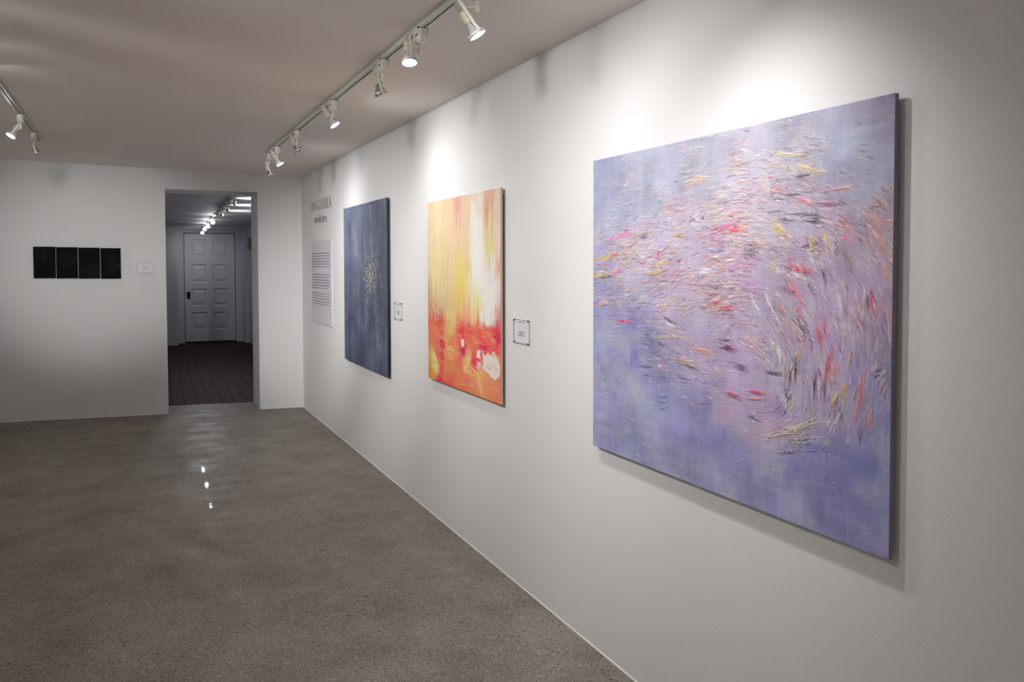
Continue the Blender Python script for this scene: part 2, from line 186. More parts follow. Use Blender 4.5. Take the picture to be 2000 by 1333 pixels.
def lens_mat(name, strength, col=(.93, .965, 1.)):
    m, nt, b = mat(name)
    b.inputs['Base Color'].default_value = (.8, .8, .8, 1); b.inputs['Roughness'].default_value = .1
    b.inputs['Emission Color'].default_value = (*col, 1); b.inputs['Emission Strength'].default_value = strength
    return m
M_lens_on = lens_mat('lit_bulb_glass', 75.)
M_lens_dim = lens_mat('dim_added_bulb_glass', 5.)  # weak glow for the lenses of the added unseen lamps
M_lens_on2 = lens_mat('lit_bulb_glass_hall', 30., (.86, .92, 1.))
M_lens_glow = simple('faceted_bulb_glass', (200, 196, 200), .22, .35, var=.25, sc_=120)
M_lens_glow2 = lens_mat('glowing_bulb_glass_hall', 11., (.84, .88, 1.))
m, nt, b = mat('unlit_bulb_glass'); M_lens_off = m
b.inputs['Base Color'].default_value = (.35, .34, .33, 1); b.inputs['Roughness'].default_value = .08; b.inputs['Metallic'].default_value = .6
L(nt, ramp(nt, noise(nt, N(nt, 'ShaderNodeTexCoord').outputs['Object'], 150, 1), [(.3, .25), (.7, .5)]), b.inputs['Base Color'])

def acrylic():
    m, nt, b = mat('clear_acrylic')
    out = nt.nodes['Material Output']; tr = N(nt, 'ShaderNodeBsdfTransparent'); gl = N(nt, 'ShaderNodeBsdfGlossy'); mx = N(nt, 'ShaderNodeMixShader')
    tr.inputs[0].default_value = (.99, .992, .992, 1); gl.inputs['Roughness'].default_value = .06
    mx.inputs[0].default_value = .05; L(nt, tr.outputs[0], mx.inputs[1]); L(nt, gl.outputs[0], mx.inputs[2]); L(nt, mx.outputs[0], out.inputs[0])
    return m
M_acr = acrylic()
M_acr_edge = simple('acrylic_cut_edge', (176, 178, 180), .25)
M_screw = simple('standoff_screw', (110, 110, 112), .3, .8)

def concrete():
    m, nt, b = mat('polished_aggregate_concrete'); P = pos(nt)
    base = mixc(nt, noise(nt, P, .9, 5, .6, .4), s2l((130, 121, 112)), s2l((168, 158, 148)))
    base = mixc(nt, ramp(nt, noise(nt, P, 2.6, 4, .6), [(.38, 0.), (.66, .6)]), base, s2l((108, 99, 92)))
    v = N(nt, 'ShaderNodeTexVoronoi'); v.inputs['Scale'].default_value = 74; L(nt, P, v.inputs['Vector'])
    sep = N(nt, 'ShaderNodeSeparateColor'); L(nt, v.outputs['Color'], sep.inputs[0])
    body = ramp(nt, v.outputs['Distance'], [(.22, 1.), (.45, 0.)])
    dark = math_(nt, 'MULTIPLY', body, ramp(nt, sep.outputs[0], [(.58, 0.), (.68, .75), (1., 1.)]))
    lite = math_(nt, 'MULTIPLY', body, ramp(nt, sep.outputs[1], [(.64, 0.), (.76, .65), (1., .95)]))
    base = mixc(nt, dark, base, s2l((76, 68, 60))); base = mixc(nt, lite, base, s2l((186, 178, 164)))
    v2 = N(nt, 'ShaderNodeTexVoronoi'); v2.inputs['Scale'].default_value = 250; L(nt, P, v2.inputs['Vector'])
    sep2 = N(nt, 'ShaderNodeSeparateColor'); L(nt, v2.outputs['Color'], sep2.inputs[0])
    base = mixc(nt, ramp(nt, sep2.outputs[0], [(.55, 0.), (1., .8)]), base, s2l((76, 69, 62)))
    base = mixc(nt, ramp(nt, sep2.outputs[1], [(.75, 0.), (1., .45)]), base, s2l((184, 176, 166)))
    pits = noise(nt, P, 30, 2, .5); pit = ramp(nt, pits, [(.25, 1.), (.29, 0.)])
    base = mixc(nt, pit, base, s2l((60, 52, 46)))
    L(nt, base, b.inputs['Base Color'])
    L(nt, ramp(nt, noise(nt, P, 5, 4, .6), [(.3, .36), (.7, .55)]), b.inputs['Roughness'])
    b.inputs['Specular IOR Level'].default_value = .16
    L(nt, math_(nt, 'MULTIPLY', ramp(nt, noise(nt, P, 55, 3, .7), [(.53, .05), (.62, 1.)]), .075), b.inputs['Coat Weight']); b.inputs['Coat Roughness'].default_value = .03
    h = math_(nt, 'ADD', math_(nt, 'MULTIPLY', noise(nt, P, 60, 3, .6), .8), math_(nt, 'MULTIPLY', noise(nt, P, 6, 2), .6))
    bump(nt, b, h, .10, .004)
    return m
M_conc = concrete()

def planks():
    m, nt, b = mat('old_pine_floorboards'); P = N(nt, 'ShaderNodeTexCoord').outputs['Object']
    sx = N(nt, 'ShaderNodeSeparateXYZ'); L(nt, P, sx.inputs[0])
    W = .138
    wob = math_(nt, 'MULTIPLY', math_(nt, 'SUBTRACT', noise(nt, P, .7, 2), .5), .03)
    u = math_(nt, 'DIVIDE', math_(nt, 'ADD', sx.outputs[0], wob), W)
    idx = math_(nt, 'FLOOR', u); fr = math_(nt, 'FRACT', u)
    wn = N(nt, 'ShaderNodeTexWhiteNoise', noise_dimensions='1D'); L(nt, idx, wn.inputs['W'])
    cv = N(nt, 'ShaderNodeCombineXYZ'); L(nt, math_(nt, 'MULTIPLY', idx, 7.3), cv.inputs[2])
    va = N(nt, 'ShaderNodeVectorMath', operation='ADD'); mp = N(nt, 'ShaderNodeMapping'); mp.inputs['Scale'].default_value = (22, 1.6, 1)
    L(nt, P, mp.inputs[0]); L(nt, mp.outputs[0], va.inputs[0]); L(nt, cv.outputs[0], va.inputs[1])
    g = noise(nt, va.outputs[0], 1.2, 5, .6, .6)
    c = mixc(nt, ramp(nt, g, [(.3, 0.), (.75, 1.)]), s2l((50, 25, 21)), s2l((88, 50, 41)))
    c = mixc(nt, math_(nt, 'MULTIPLY', wn.outputs[0], .45), c, s2l((64, 52, 50)))
    # butt joints
    v = math_(nt, 'FRACT', math_(nt, 'ADD', math_(nt, 'DIVIDE', sx.outputs[1], 2.9), math_(nt, 'MULTIPLY', math_(nt, 'FLOOR', math_(nt, 'DIVIDE', idx, 3.)), .37)))
    joint = ramp(nt, v, [(0., 1.), (.004, 1.), (.005, 0.)])
    gap = ramp(nt, math_(nt, 'ABSOLUTE', math_(nt, 'SUBTRACT', fr, .5)), [(.435, 0.), (.452, 1.)])
    gaps = math_(nt, 'MAXIMUM', gap, joint)
    c = mixc(nt, gaps, c, s2l((12, 7, 7)))
    L(nt, c, b.inputs['Base Color']); b.inputs['Roughness'].default_value = .7; b.inputs['Specular IOR Level'].default_value = .2
    h = math_(nt, 'SUBTRACT', math_(nt, 'MULTIPLY', g, .15), gaps)
    bump(nt, b, h, .5, .006)
    return m
M_planks = planks()

# ------------------------------------------------------------ room shell
D = 9.698; WT = .555; XL = -3.12; YB = -3.6
SF = -.0193; SC = -.0240          # floor and ceiling are slightly out of level
zf = lambda x: SF*x
zc = lambda x: 2.6 + SC*x
OX0, OX1, OZ = -1.424, -.4811, 2.425

def slab(name, x0, x1, y0, y1, zfun, th, m, nx=1):
    mb = MB(); vs = [(x, y, zfun(x)+t) for t in (0, th) for x, y in ((x0,y0),(x1,y0),(x1,y1),(x0,y1))]
    mb.add(vs, [(0,1,2,3),(4,5,6,7),(0,1,5,4),(1,2,6,5),(2,3,7,6),(3,0,4,7)])
    return structure(mb.build(name, m))
slab('floor', XL-.2, .2, YB-.2, D+WT, zf, -.15, M_conc)
slab('ceiling', XL-.2, .2, YB-.2, D+.1, zc, .15, M_ceil)
structure(MB().box(0, .2, YB, D+WT, -.1, 2.75).build('wall_right', M_wall))
structure(MB().box(XL-.2, XL, YB, D+WT, -.1, 2.8).build('wall_left', M_wall))
structure(MB().box(XL-.2, .2, YB-.2, YB, -.1, 2.8).build('wall_near', M_wall))

def end_wall():
    bm = bmesh.new()
    xs = [XL, OX0, OX1, 0]; zs = [-.1, OZ, 2.8]
    def q(*p): bm.faces.new([bm.verts.new(v) for v in p])
    for y in (D, D+WT):
        for i in range(3):
            for j in range(2):
                if i == 1 and j == 0: continue
                q((xs[i],y,zs[j]),(xs[i+1],y,zs[j]),(xs[i+1],y,zs[j+1]),(xs[i],y,zs[j+1]))
    q((OX0,D,-.1),(OX0,D+WT,-.1),(OX0,D+WT,OZ),(OX0,D,OZ)); q((OX1,D,-.1),(OX1,D+WT,-.1),(OX1,D+WT,OZ),(OX1,D,OZ))
    q((OX0,D,OZ),(OX1,D,OZ),(OX1,D+WT,OZ),(OX0,D+WT,OZ))
    q((XL,D,-.1),(XL,D+WT,-.1),(XL,D+WT,2.8),(XL,D,2.8)); q((0,D,-.1),(0,D+WT,-.1),(0,D+WT,2.8),(0,D,2.8))
    q((XL,D,2.8),(0,D,2.8),(0,D+WT,2.8),(XL,D+WT,2.8))
    bmesh.ops.remove_doubles(bm, verts=bm.verts, dist=1e-5)
    ed = [e for e in bm.edges if all(abs(v.co.y-D) < 1e-4 or abs(v.co.y-D-WT) < 1e-4 for v in e.verts)
          and all(min(abs(v.co.x-OX0), abs(v.co.x-OX1)) < 1e-4 and v.co.z <= OZ+1e-4 for v in e.verts)
          and abs(e.verts[0].co.y-e.verts[1].co.y) < 1e-4 and not abs(e.verts[0].co.z+.1)+abs(e.verts[1].co.z+.1) < 1e-3]
    bmesh.ops.recalc_face_normals(bm, faces=bm.faces)
    bmesh.ops.bevel(bm, geom=ed, offset=.012, segments=3, profile=.5, affect='EDGES')
    me = bpy.data.meshes.new('wall_end'); bm.to_mesh(me); bm.free(); me.materials.append(M_wall_end)
    o = bpy.data.objects.new('wall_end', me); COL.objects.link(o); return structure(o)
end_wall()
# thin sealant beads where wall meets floor
def bead(name, p0, p1, n):
    p0, p1, n = Vector(p0), Vector(p1), Vector(n); up = Vector((0,0,1)); mb = MB(); r = .0045; vs = []
    for p in (p0, p1):
        for k in range(6):
            a = math.pi/2*k/5; vs.append(p+n*r*math.cos(a)+up*r*math.sin(a)*1.3)
        vs.append(p)
    fs = [(k, k+1, k+8, k+7) for k in range(5)] + [(5,6,13,12),(6,0,7,13),tuple(range(7)),tuple(range(7,14))]
    mb.add(vs, fs); return structure(mb.build(name, M_trim))
bead('trim_1', (0, YB, 0), (0, D, 0), (-1, 0, 0))
bead('trim_2', (OX1+.012, D, zf(OX1)), (0, D, 0), (0, -1, 0))
bead('trim_3', (XL, D, zf(XL)), (OX0-.012, D, zf(OX0)), (0, -1, 0))

# ------------------------------------------------------------ hall beyond
R2 = T((-.95, D+WT, 0)) @ Matrix.Rotation(-math.radians(1.55), 4, 'Z')
HU0, HU1, HV, DV = -1.35, 1.19, 8.0, 8.42
zc2 = lambda v: 2.435 - .0055*v
structure(MB().box(HU0, HU1, .06, 8.7, -.12, .004).build('floor_hall', M_planks, M=R2))
# boards butt against the concrete at the wall line
structure(MB().add([(-1.5,D+WT,zf(-1.5)-.02),(-.4,D+WT,zf(-.4)-.02),(-.4,D+WT+.10,.0),(-1.5,D+WT+.12,.0)],[(0,1,2,3)]).build('trim_4', M_conc))
mb = MB(); mb.add([(HU0,-.02,zc2(0)),(HU1,-.06,zc2(0)),(HU1,8.7,zc2(8.7)),(HU0,8.7,zc2(8.7)),(HU0,-.02,2.6),(HU1,-.06,2.6),(HU1,8.7,2.6),(HU0,8.7,2.6)],
    [(0,1,2,3),(4,5,6,7),(0,1,5,4),(1,2,6,5),(2,3,7,6),(3,0,4,7)])
structure(mb.build('ceiling_hall', M_hall, M=R2))
structure(MB().box(HU1, HU1+.1, .03, 8.8, -.1, 2.6).build('wall_hall_right', M_hall, M=R2))
structure(MB().box(HU0-.1, HU0, .03, 8.8, -.1, 2.6).build('wall_hall_left', M_hall, M=R2))
AU0, AU1, AZ = -.186, 1.10, 2.352
mb = MB(); mb.box(HU0, AU0, HV, 8.7, -.1, 2.6); mb.box(AU1, HU1, HV, 8.7, -.1, 2.6); mb.box(AU0, AU1, HV, 8.7, AZ, 2.6)
structure(mb.build('wall_hall_end', M_hall, M=R2))
# door frame closes the recess
DU0, DU1, DZ0, DZ1 = -.046, .939, .035, 2.272
mb = MB(); mb.box(AU0, DU0-.012, DV-.03, 8.6, -.05, AZ); mb.box(DU1+.012, AU1, DV-.03, 8.6, -.05, AZ); mb.box(DU0-.012, DU1+.012, DV-.03, 8.6, DZ1+.014, AZ)
structure(mb.build('trim_5', M_hall, M=R2))
structure(MB().box(DU0-.012, DU1+.012, DV+.05, 8.6, -.05, DZ1+.02).build('trim_6', M_black, M=R2))

def panel_door():
    w, h = DU1-DU0, DZ1-DZ0
    cols = [(.125, .435), (.56, .865)]; rows = [(.05, .215), (.285, .455), (.51, .675), (.73, .895)]
    mb = MB(); t = .012
    xs = sorted([0, 1]+[c for p in cols for c in p]); zs = sorted([0, 1]+[1-r for p in rows for r in p])
    for i in range(len(xs)-1):
        for j in range(len(zs)-1):
            xc, zc_ = (xs[i]+xs[i+1])/2, (zs[j]+zs[j+1])/2
            if any(a < xc < b for a, b in cols) and any(1-b < zc_ < 1-a for a, b in rows): continue
            mb.add([(xs[i]*w,0,zs[j]*h),(xs[i+1]*w,0,zs[j]*h),(xs[i+1]*w,0,zs[j+1]*h),(xs[i]*w,0,zs[j+1]*h)], [(0,1,2,3)])
    mb.box(0, w, .03, .045, 0, h); mb.add([(0,0,0),(0,.03,0),(0,.03,h),(0,0,h)],[(0,1,2,3)]); mb.add([(w,0,0),(w,.03,0),(w,.03,h),(w,0,h)],[(0,1,2,3)])
    root = structure(mb.build('door_1', M_door, M=R2 @ T((DU0, DV, DZ0))), 'white eight-panel door at the far end of the hall')
    for a, b_ in cols:
        for r0, r1 in rows:
            X0, X1, Z0, Z1 = a*w, b_*w, (1-r1)*h, (1-r0)*h; mb = MB()
            rings = []
            for ins, dy in ((0,0),(.010,.006),(.018,.022),(.034,.022),(.070,.006),(.074,.006)):
                rings.append([(X0+ins,dy,Z0+ins),(X1-ins,dy,Z0+ins),(X1-ins,dy,Z1-ins),(X0+ins,dy,Z1-ins)])
            vs = [p for r in rings for p in r]; fs = []
            for k in range(len(rings)-1):
                for e in range(4): fs.append((k*4+e, k*4+(e+1)%4, k*4+4+(e+1)%4, k*4+4+e))
            fs.append(tuple((len(rings)-1)*4+e for e in range(4))); mb.add(vs, fs)
            mb.build('door_panel', M_door, root)
    mb = MB(); mb.bbox(.035, .105, -.006, .002, .88, 1.035, .002)
    lp = mb.build('lock_plate', M_blackmetal, root)
    mb = MB(); mb.lathe([(.0,-.05),(.018,-.048),(.022,-.036),(.016,-.022),(.008,-.018),(.008,-.004)], 16, axis='y', o=(.07, 0, .97)); mb.build('door_knob', M_blackmetal, lp)
    return root
panel_door()
tag(MB().bbox(.10, .945, 8.10, 8.36, .004, .020, .004).build('doormat', M_mat, M=R2), 'dark doormat lying on the floorboards in front of the white panelled door', 'doormat')
# bell box high on the hall wall
r = empty('door_chime', R2 @ T((HU1, 7.55, 2.05))); tag(r, 'beige box fixed high on the hall wall to the right of the panelled door', 'door chime')
MB().bbox(-.055, 0, -.075, .075, -.115, .115, .006).build('cover', M_beige, r)
MB().box(-.06, -.054, -.05, .05, -.09, -.05).build('grille', M_black, r)

# ------------------------------------------------------- spotlight tracks
def track(name, M, length, label):
    root = empty(name, M); tag(root, label, 'lighting track', 'lighting tracks')
    mb = MB(); mb.box(-.017, -.0155, 0, length, -.021, 0); mb.box(.0155, .017, 0, length, -.021, 0); mb.box(-.0155, .0155, 0, length, -.005, 0)
    mb.box(-.0155, -.0075, 0, length, -.0200, -.005); mb.box(-.0068, -.0005, 0, length, -.0207, -.005); mb.box(.0085, .0155, 0, length, -.0207, -.005)
    mb.box(-.0220, -.017, 0, length, -.003, 0); mb.box(.017, .0245, 0, length, -.003, 0)
    mb.build('rail', M_trackwhite, root)
    MB().box(-.0005, .0085, 0, length, -.0150, -.005).build('conductor_slot', M_black, root)
    MB().box(-.0075, -.0068, 0, length, -.0170, -.005).build('groove', M_black, root)
    for y0, y1 in ((-.006, .0), (length, length+.006)):
        MB().bbox(-.019, .019, y0, y1, -.0225, .0, .001).build('end_cap', M_trackwhite, root)
    return root
TX, LX = -.645, -2.43
track('lighting_track', T((TX, -3., zc(TX))), 10.73, 'long white lighting track running above the right-hand wall of paintings')
track('lighting_track', T((LX, -3., zc(LX))), 10.92, 'white lighting track on the left side of the gallery ceiling')
track('lighting_track', R2 @ T((.28, .30, zc2(.3)-.0005)) @ Matrix.Rotation(-.0055, 4, 'X'), 7.6, 'lighting track on the ceiling of the hall beyond the doorway')

def head_matrix(d):
    z = -Vector(d).normalized(); x = Vector((0,1,0)).cross(z)
    x = (Vector((0,1,0)) - z*z.y).normalized(); y = z.cross(x)
    return Matrix((x, y, z)).transposed().to_4x4()

_mesh = {}
def lamp_meshes():
    mb = MB()                                       # adapter: boxy top tapering to a rounded cup
    secs = [(0,.0215,.045,1),(-.034,.0215,.045,1),(-.045,.020,.037,.9),(-.054,.015,.022,.8),(-.058,.009,.011,.7)]
    vs = []; n = 16
    for z, a, b_, e in secs:
        for k in range(n):
            t = 2*math.pi*(k+.5)/n; c, s_ = math.cos(t), math.sin(t); q = .35*e+.2
            vs.append((a*math.copysign(abs(c)**q, c), b_*math.copysign(abs(s_)**q, s_), z))
    fs = [(i*n+k, i*n+(k+1)%n, (i+1)*n+(k+1)%n, (i+1)*n+k) for i in range(len(secs)-1) for k in range(n)]
    fs += [tuple(range(n)), tuple((len(secs)-1)*n+k for k in range(n))]; mb.add(vs, fs)
    mb.box(.021, .0235, -.034, -.016, -.016, -.004); mb.box(-.0235, -.021, -.034, -.016, -.016, -.004)
    _mesh['track_adapter'] = mb
    mb = MB(); mb.box(-.0225, .0225, -.043, -.030, .0005, .005)
    for k in range(4): mb.box(-.0225, .0225, -.030+k*.007, -.0265+k*.007, -.027, -.022)
    _mesh['latch'] = mb
    mb = MB(); mb.lathe([(.0075,-.050),(.0075,-.094),(.005,-.097)], 12); _mesh['stem'] = mb
    # head, local z axis = away from the aim
    path = []
    for k in range(13):
        a = math.pi*k/12; path.append((.0235*math.cos(a), 0, .030+.016*math.sin(a)))
    path = [(.0333, 0, -.084), (.0250, 0, -.055), (.0240, 0, -.02)] + path + [(-.0240, 0, -.02), (-.0250, 0, -.055), (-.0333, 0, -.084)]
    mb = MB(); mb.sweep(path, .011, .003, (0,1,0)); mb.lathe([(.0328,-.080),(.0332,-.084)], 28, caps=False)
    _mesh['yoke'] = mb
    mb = MB(); mb.lathe([(.010,.006),(.019,.004),(.0205,-.004),(.0205,-.036),(.018,-.042)], 24); _mesh['socket'] = mb
    mb = MB(); mb.lathe([(.0145,-.040),(.0165,-.050),(.0245,-.066),(.0300,-.080),(.0318,-.084),(.0318,-.090),(.0295,-.0915)], 32, caps=False); _mesh['bulb'] = mb
    mb = MB(); mb.lathe([(.0300,-.0905),(.022,-.0935),(.012,-.0950),(.0,-.0955)], 32, caps=False); _mesh['lens'] = mb
lamp_meshes()
LIGHTS = []
def lamp(M, d, lit, label, group, power=0, lens=None, spot=96, size=.028, glow=False, tight=0, piv=(-.018, .060, -.064)):
    root = empty('track_spotlight', M); tag(root, label, 'spotlight', group)
    def shared(nm, m, par, Mx=None):
        key = nm+m.name
        if key not in _mesh:
            o = _mesh[nm].build(nm, m); _mesh[key] = o.data
        else:
            o = bpy.data.objects.new(nm, _mesh[key]); COL.objects.link(o)
        o.parent = par
        if Mx is not None: o.matrix_local = Mx
        return o
    a = shared('track_adapter', M_fix, root); shared('latch', M_black, a)
    if not tight: shared('stem', M_fix, root)
    Hm = T({0: piv, 1: (-.030, .0, -.034), 2: (0, .035, -.050)}[tight]) @ head_matrix(d)
    if not tight:                                  # cranked pin from the stem to the yoke
        a_, b2 = Vector((0, 0, -.080)), Vector(piv); k_ = MB(); mid = Vector((piv[0], piv[1]-.024*(piv[1] > .03), -.080))
        k_.sweep([a_, mid, b2 if piv[1] <= .03 else Vector((piv[0], piv[1]-.024, piv[2]))], .006, .006, (.3, .3, .9)); k_.build('pin', M_fix, root)
    shared('yoke', M_fix, root, Hm); shared('socket', M_socket, root, Hm)
    b_ = shared('bulb', (M_lens_glow2 if glow else M_lens_glow) if lit else M_chrome, root, Hm)
    shared('lens', (lens or M_lens_on) if lit else M_lens_off, b_)
    if lit and power:
        ld = bpy.data.lights.new('spot_beam', 'SPOT'); ld.energy = power; ld.spot_size = math.radians(spot); ld.spot_blend = 1.; ld.shadow_soft_size = size
        ld.color = LCOL
        lo = bpy.data.objects.new('spot_beam', ld); COL.objects.link(lo); lo.parent = root; lo.matrix_local = Hm @ T((0, 0, -.099))
        LIGHTS.append(lo)
    return root
LCOL = (1., .992, .98)
GR, GL, GH = 'spotlights on the right track', 'spotlights on the left track', 'spotlights on the hall track'
zr = zc(TX)-.0215; zl = zc(LX)-.0215
R_ = [ # y, direction, lit, power, beam angle, label
 (7.67, (.32,-.12,-1), 0, 0, 0, 'unlit spotlight at the far end of the right track'),
 (7.20, (.62,-.18,-1), 1, 4.6, 140, 'lit spotlight nearest the far end of the right track'),
 (6.30, (.5,-.22,-1), 0, 0, 0, 'unlit spotlight with a glint on its bulb, above the dark blue painting'),
 (5.07, (.66,-.30,-1), 1, 7., 142, 'lit spotlight on the right track aimed at the yellow and red painting'),
 (3.98, (.22,-.08,-1), 0, 0, 0, 'unlit spotlight with a silver bulb, between two lit ones on the right track'),
 (3.40, (-.05,-.30,-1), 1, 11., 100, 'lit spotlight pointing almost straight down from the right track'),
 (2.76, (.62,-.20,-1), 1, 5., 150, 'lit spotlight cut off by the top edge of the picture'),
]
PIV = {3.40: (-.047, .012, -.054), 2.76: (-.040, .030, -.096), 7.67: (-.004, .058, -.100), 5.07: (-.030, .058, -.060), 3.98: (-.012, .062, -.062)}
for y, d, lit, pw, ang, lab in R_: lamp(T((TX, y, zr)), d, lit, lab, GR, pw, spot=ang, piv=PIV.get(y, (-.018, .060, -.060)))
OUT = 'unseen lit spotlight added on a gallery track outside the picture'  # unseen lamps added to even out the wall light
GO = 'unseen gallery spotlights added outside the picture'
lamp(T((TX, 1.93, zr)), (.62,.0,-1), 1, OUT, GO, 11.5, M_lens_dim, spot=108)
lamp(T((LX, 7.46, zl)), (.35,.55,-1), 0, 'unlit spotlight at the end of the left track', GL)
lamp(T((LX, 6.62, zl)), (-.60,-.30,-1), 1, 'lit spotlight on the left track facing down towards the left wall', GL, 4., spot=110)
for y, tgt, pw, ang in (
    (1.9, (0, 2.6, 1.4), 31, 68), (2.9, (0, 3.8, 1.42), 38, 72), (3.75, (0, 5.2, 1.35), 42, 70), (4.45, (0, 6.7, 1.2), 68, 60), (4.95, (0, 8.3, 1.35), 168, 42),  # unseen cross-lights added to flatten the light on the right wall
    (3.3, (-2.12, D, 1.70), 215, 25), (.6, (XL, .6, 1.2), 12, 100), (-2.3, (LX, -2.3, 0), 50, 150)):  # left-wall and straight-down lamps are unseen fill, added to lift the ceiling
    p = Vector((LX, y, zl-.1)); lamp(T((LX, y, zl)), Vector(tgt)-p, 1, OUT, GO, pw, M_lens_dim, spot=ang, size=.16)
p = Vector((TX, .95, zr-.1)); lamp(T((TX, .95, zr)), Vector((-.38, D, 1.32))-p, 1, OUT, GO, 82, M_lens_dim, spot=21, size=.06)
for k, (v, d, lit, lab) in enumerate([
  (.50, (1,.05,-.06), 1, 'hall spotlight nearest the doorway, bulb turned to the right'),
  (1.62, (1,.1,-.10), 1, 'second hall spotlight from the doorway, bulb turned to the right'),
  (2.80, (1,.05,-.06), 1, 'third hall spotlight from the doorway, bulb turned to the right'),
  (4.15, (-.05,-1.,-.42), 1, 'hall spotlight facing the gallery, nearest of the three bright ones'),
  (5.55, (-.05,-1.,-.40), 1, 'hall spotlight facing the gallery, middle of the three bright ones'),
  (6.70, (-.10,-1.,-.40), 1, 'hall spotlight facing the gallery, farthest of the three bright ones'),
  (7.45, (-.15,.7,-.9), 1, 'last hall spotlight, nearest the panelled door')]):
    lamp(R2 @ T((.28, v, zc2(v)-.024)), d, lit, lab, GH, (12. if k < 3 else 3.6 if k < 6 else 3.), M_lens_on2, 150, glow=k >= 3, tight=1 if k < 3 else 2)

# ------------------------------------------------------------ paint maker
def up(a, H, W):
    h, w = a.shape[:2]
    yy = np.linspace(0, h-1, H); xx = np.linspace(0, w-1, W)
    y0 = np.minimum(yy.astype(int), h-2); x0 = np.minimum(xx.astype(int), w-2)
    fy = (yy-y0); fx = (xx-x0); fy = fy*fy*(3-2*fy); fx = fx*fx*(3-2*fx)
    if a.ndim == 3: fy = fy[:,None,None]; fx = fx[None,:,None]
    else: fy = fy[:,None]; fx = fx[None,:]
    A = a[y0][:,x0]; B = a[y0][:,x0+1]; C_ = a[y0+1][:,x0]; D_ = a[y0+1][:,x0+1]
    return (A*(1-fx)+B*fx)*(1-fy)+(C_*(1-fx)+D_*fx)*fy
def vnoise(H, W, ny, nx, octv=4, gain=.5):
    o = np.zeros((H, W), np.float32); a = 1.; tot = 0
    for _ in range(octv):
        if ny >= H*1.5 and nx >= W*1.5: break
        o += a*up(rng.random((min(int(ny)+2, H), min(int(nx)+2, W))).astype(np.float32), H, W); tot += a; a *= gain; ny *= 2; nx *= 2
    return o/tot
def idw(pts, w, h, H, W, p=3.2, q=4):
    hh, ww = H//q, W//q
    gy, gx = np.mgrid[0:hh, 0:ww]; gx = (gx+.5)/ww*w; gy = (gy+.5)/hh*h
    P = np.array(pts, float); acc = np.zeros((hh, ww, P.shape[1]-2)); ws = np.zeros((hh, ww))
    for r in P:
        k = 1/((gx-r[0])**2+(gy-r[1])**2+1e-4)**(p/2); ws += k; acc += k[..., None]*r[2:]
    return up((acc/ws[..., None]).astype(np.float32), H, W)
def sm(x, a, b): t = np.clip((x-a)/(b-a), 0, 1); return t*t*(3-2*t)
STREAK = [vnoise(64, 256, 22, 2.5, 3, .6) for _ in range(6)]

class Canvas:
    def __init__(s, w, h, W, H):
        s.w, s.h, s.W, s.H = w, h, W, H; s.img = np.ones((H, W, 3), np.float32); s.hg = np.zeros((H, W), np.float32)
        s.gy, s.gx = np.mgrid[0:H, 0:W].astype(np.float32); s.gx *= w/(W-1); s.gy *= h/(H-1)
    def stroke(s, cx, cy, ang, Ln, wd, col, alpha=.9, curv=0., rel=1., dry=.5):
        ca, sa = math.cos(ang), math.sin(ang); sgn = random.choice((-1, 1))
        ex = abs(ca)*Ln*.62+abs(sa)*wd*1.3+wd*.6; ey = abs(sa)*Ln*.62+abs(ca)*wd*1.3+wd*.6
        x0 = int(max(0, (cx-ex)/s.w*(s.W-1))); x1 = int(min(s.W, (cx+ex)/s.w*(s.W-1)+2))
        y0 = int(max(0, (cy-ey)/s.h*(s.H-1))); y1 = int(min(s.H, (cy+ey)/s.h*(s.H-1)+2))
        if x1-x0 < 2 or y1-y0 < 2: return
        gx = s.gx[y0:y1, x0:x1]-cx; gy = s.gy[y0:y1, x0:x1]-cy
        u = (gx*ca+gy*sa)/(Ln/2); v = (-gx*sa+gy*ca)/(wd/2)
        v = (v + curv*(u*u-.3))/(1.04-.62*np.clip(u*u, 0, 1))
        tex = STREAK[random.randrange(6)]; ro = random.random()*40; co = random.random()*200
        ti = (np.clip((v*.5+.5)*22+ro, 0, 63)).astype(int); tj = (np.clip((u*.5+.5)*24+co, 0, 255)).astype(int)
        t = tex[ti, tj]
        t0 = tex[ti, (ti*0+int(co)) % 256]
        end = 1-np.abs(u)*(.75+.75*t0); edge = 1-np.abs(v)**2
        m = np.clip(end*2.6, 0, 1)*np.clip(edge*1.5, 0, 1)*(.72+.28*np.clip(u*sgn, -1, 1))
        m = np.clip(m*(1-dry+dry*2*sm(t, .32, .62)), 0, 1)*alpha
        m = m[..., None]; c = np.array(col, np.float32)*(1+.22*(t[..., None]-.5))
        s.img[y0:y1, x0:x1] = s.img[y0:y1, x0:x1]*(1-m)+c*m
        s.hg[y0:y1, x0:x1] += m[..., 0]*rel*(.5+t)
    def blob(s, x0, y0, x1, y1, col, alpha=.95, soft=.01, rough=.02, rel=.4):
        n = (vnoise(s.H, s.W, 26, 26, 4, .6)-.5)*rough*4
        d = np.maximum(np.maximum(x0-s.gx, s.gx-x1), np.maximum(y0-s.gy, s.gy-y1))+n
        m = (1-sm(d, -soft, soft))*alpha; s.img = s.img*(1-m[..., None])+np.array(col, np.float32)*m[..., None]; s.hg += m*rel

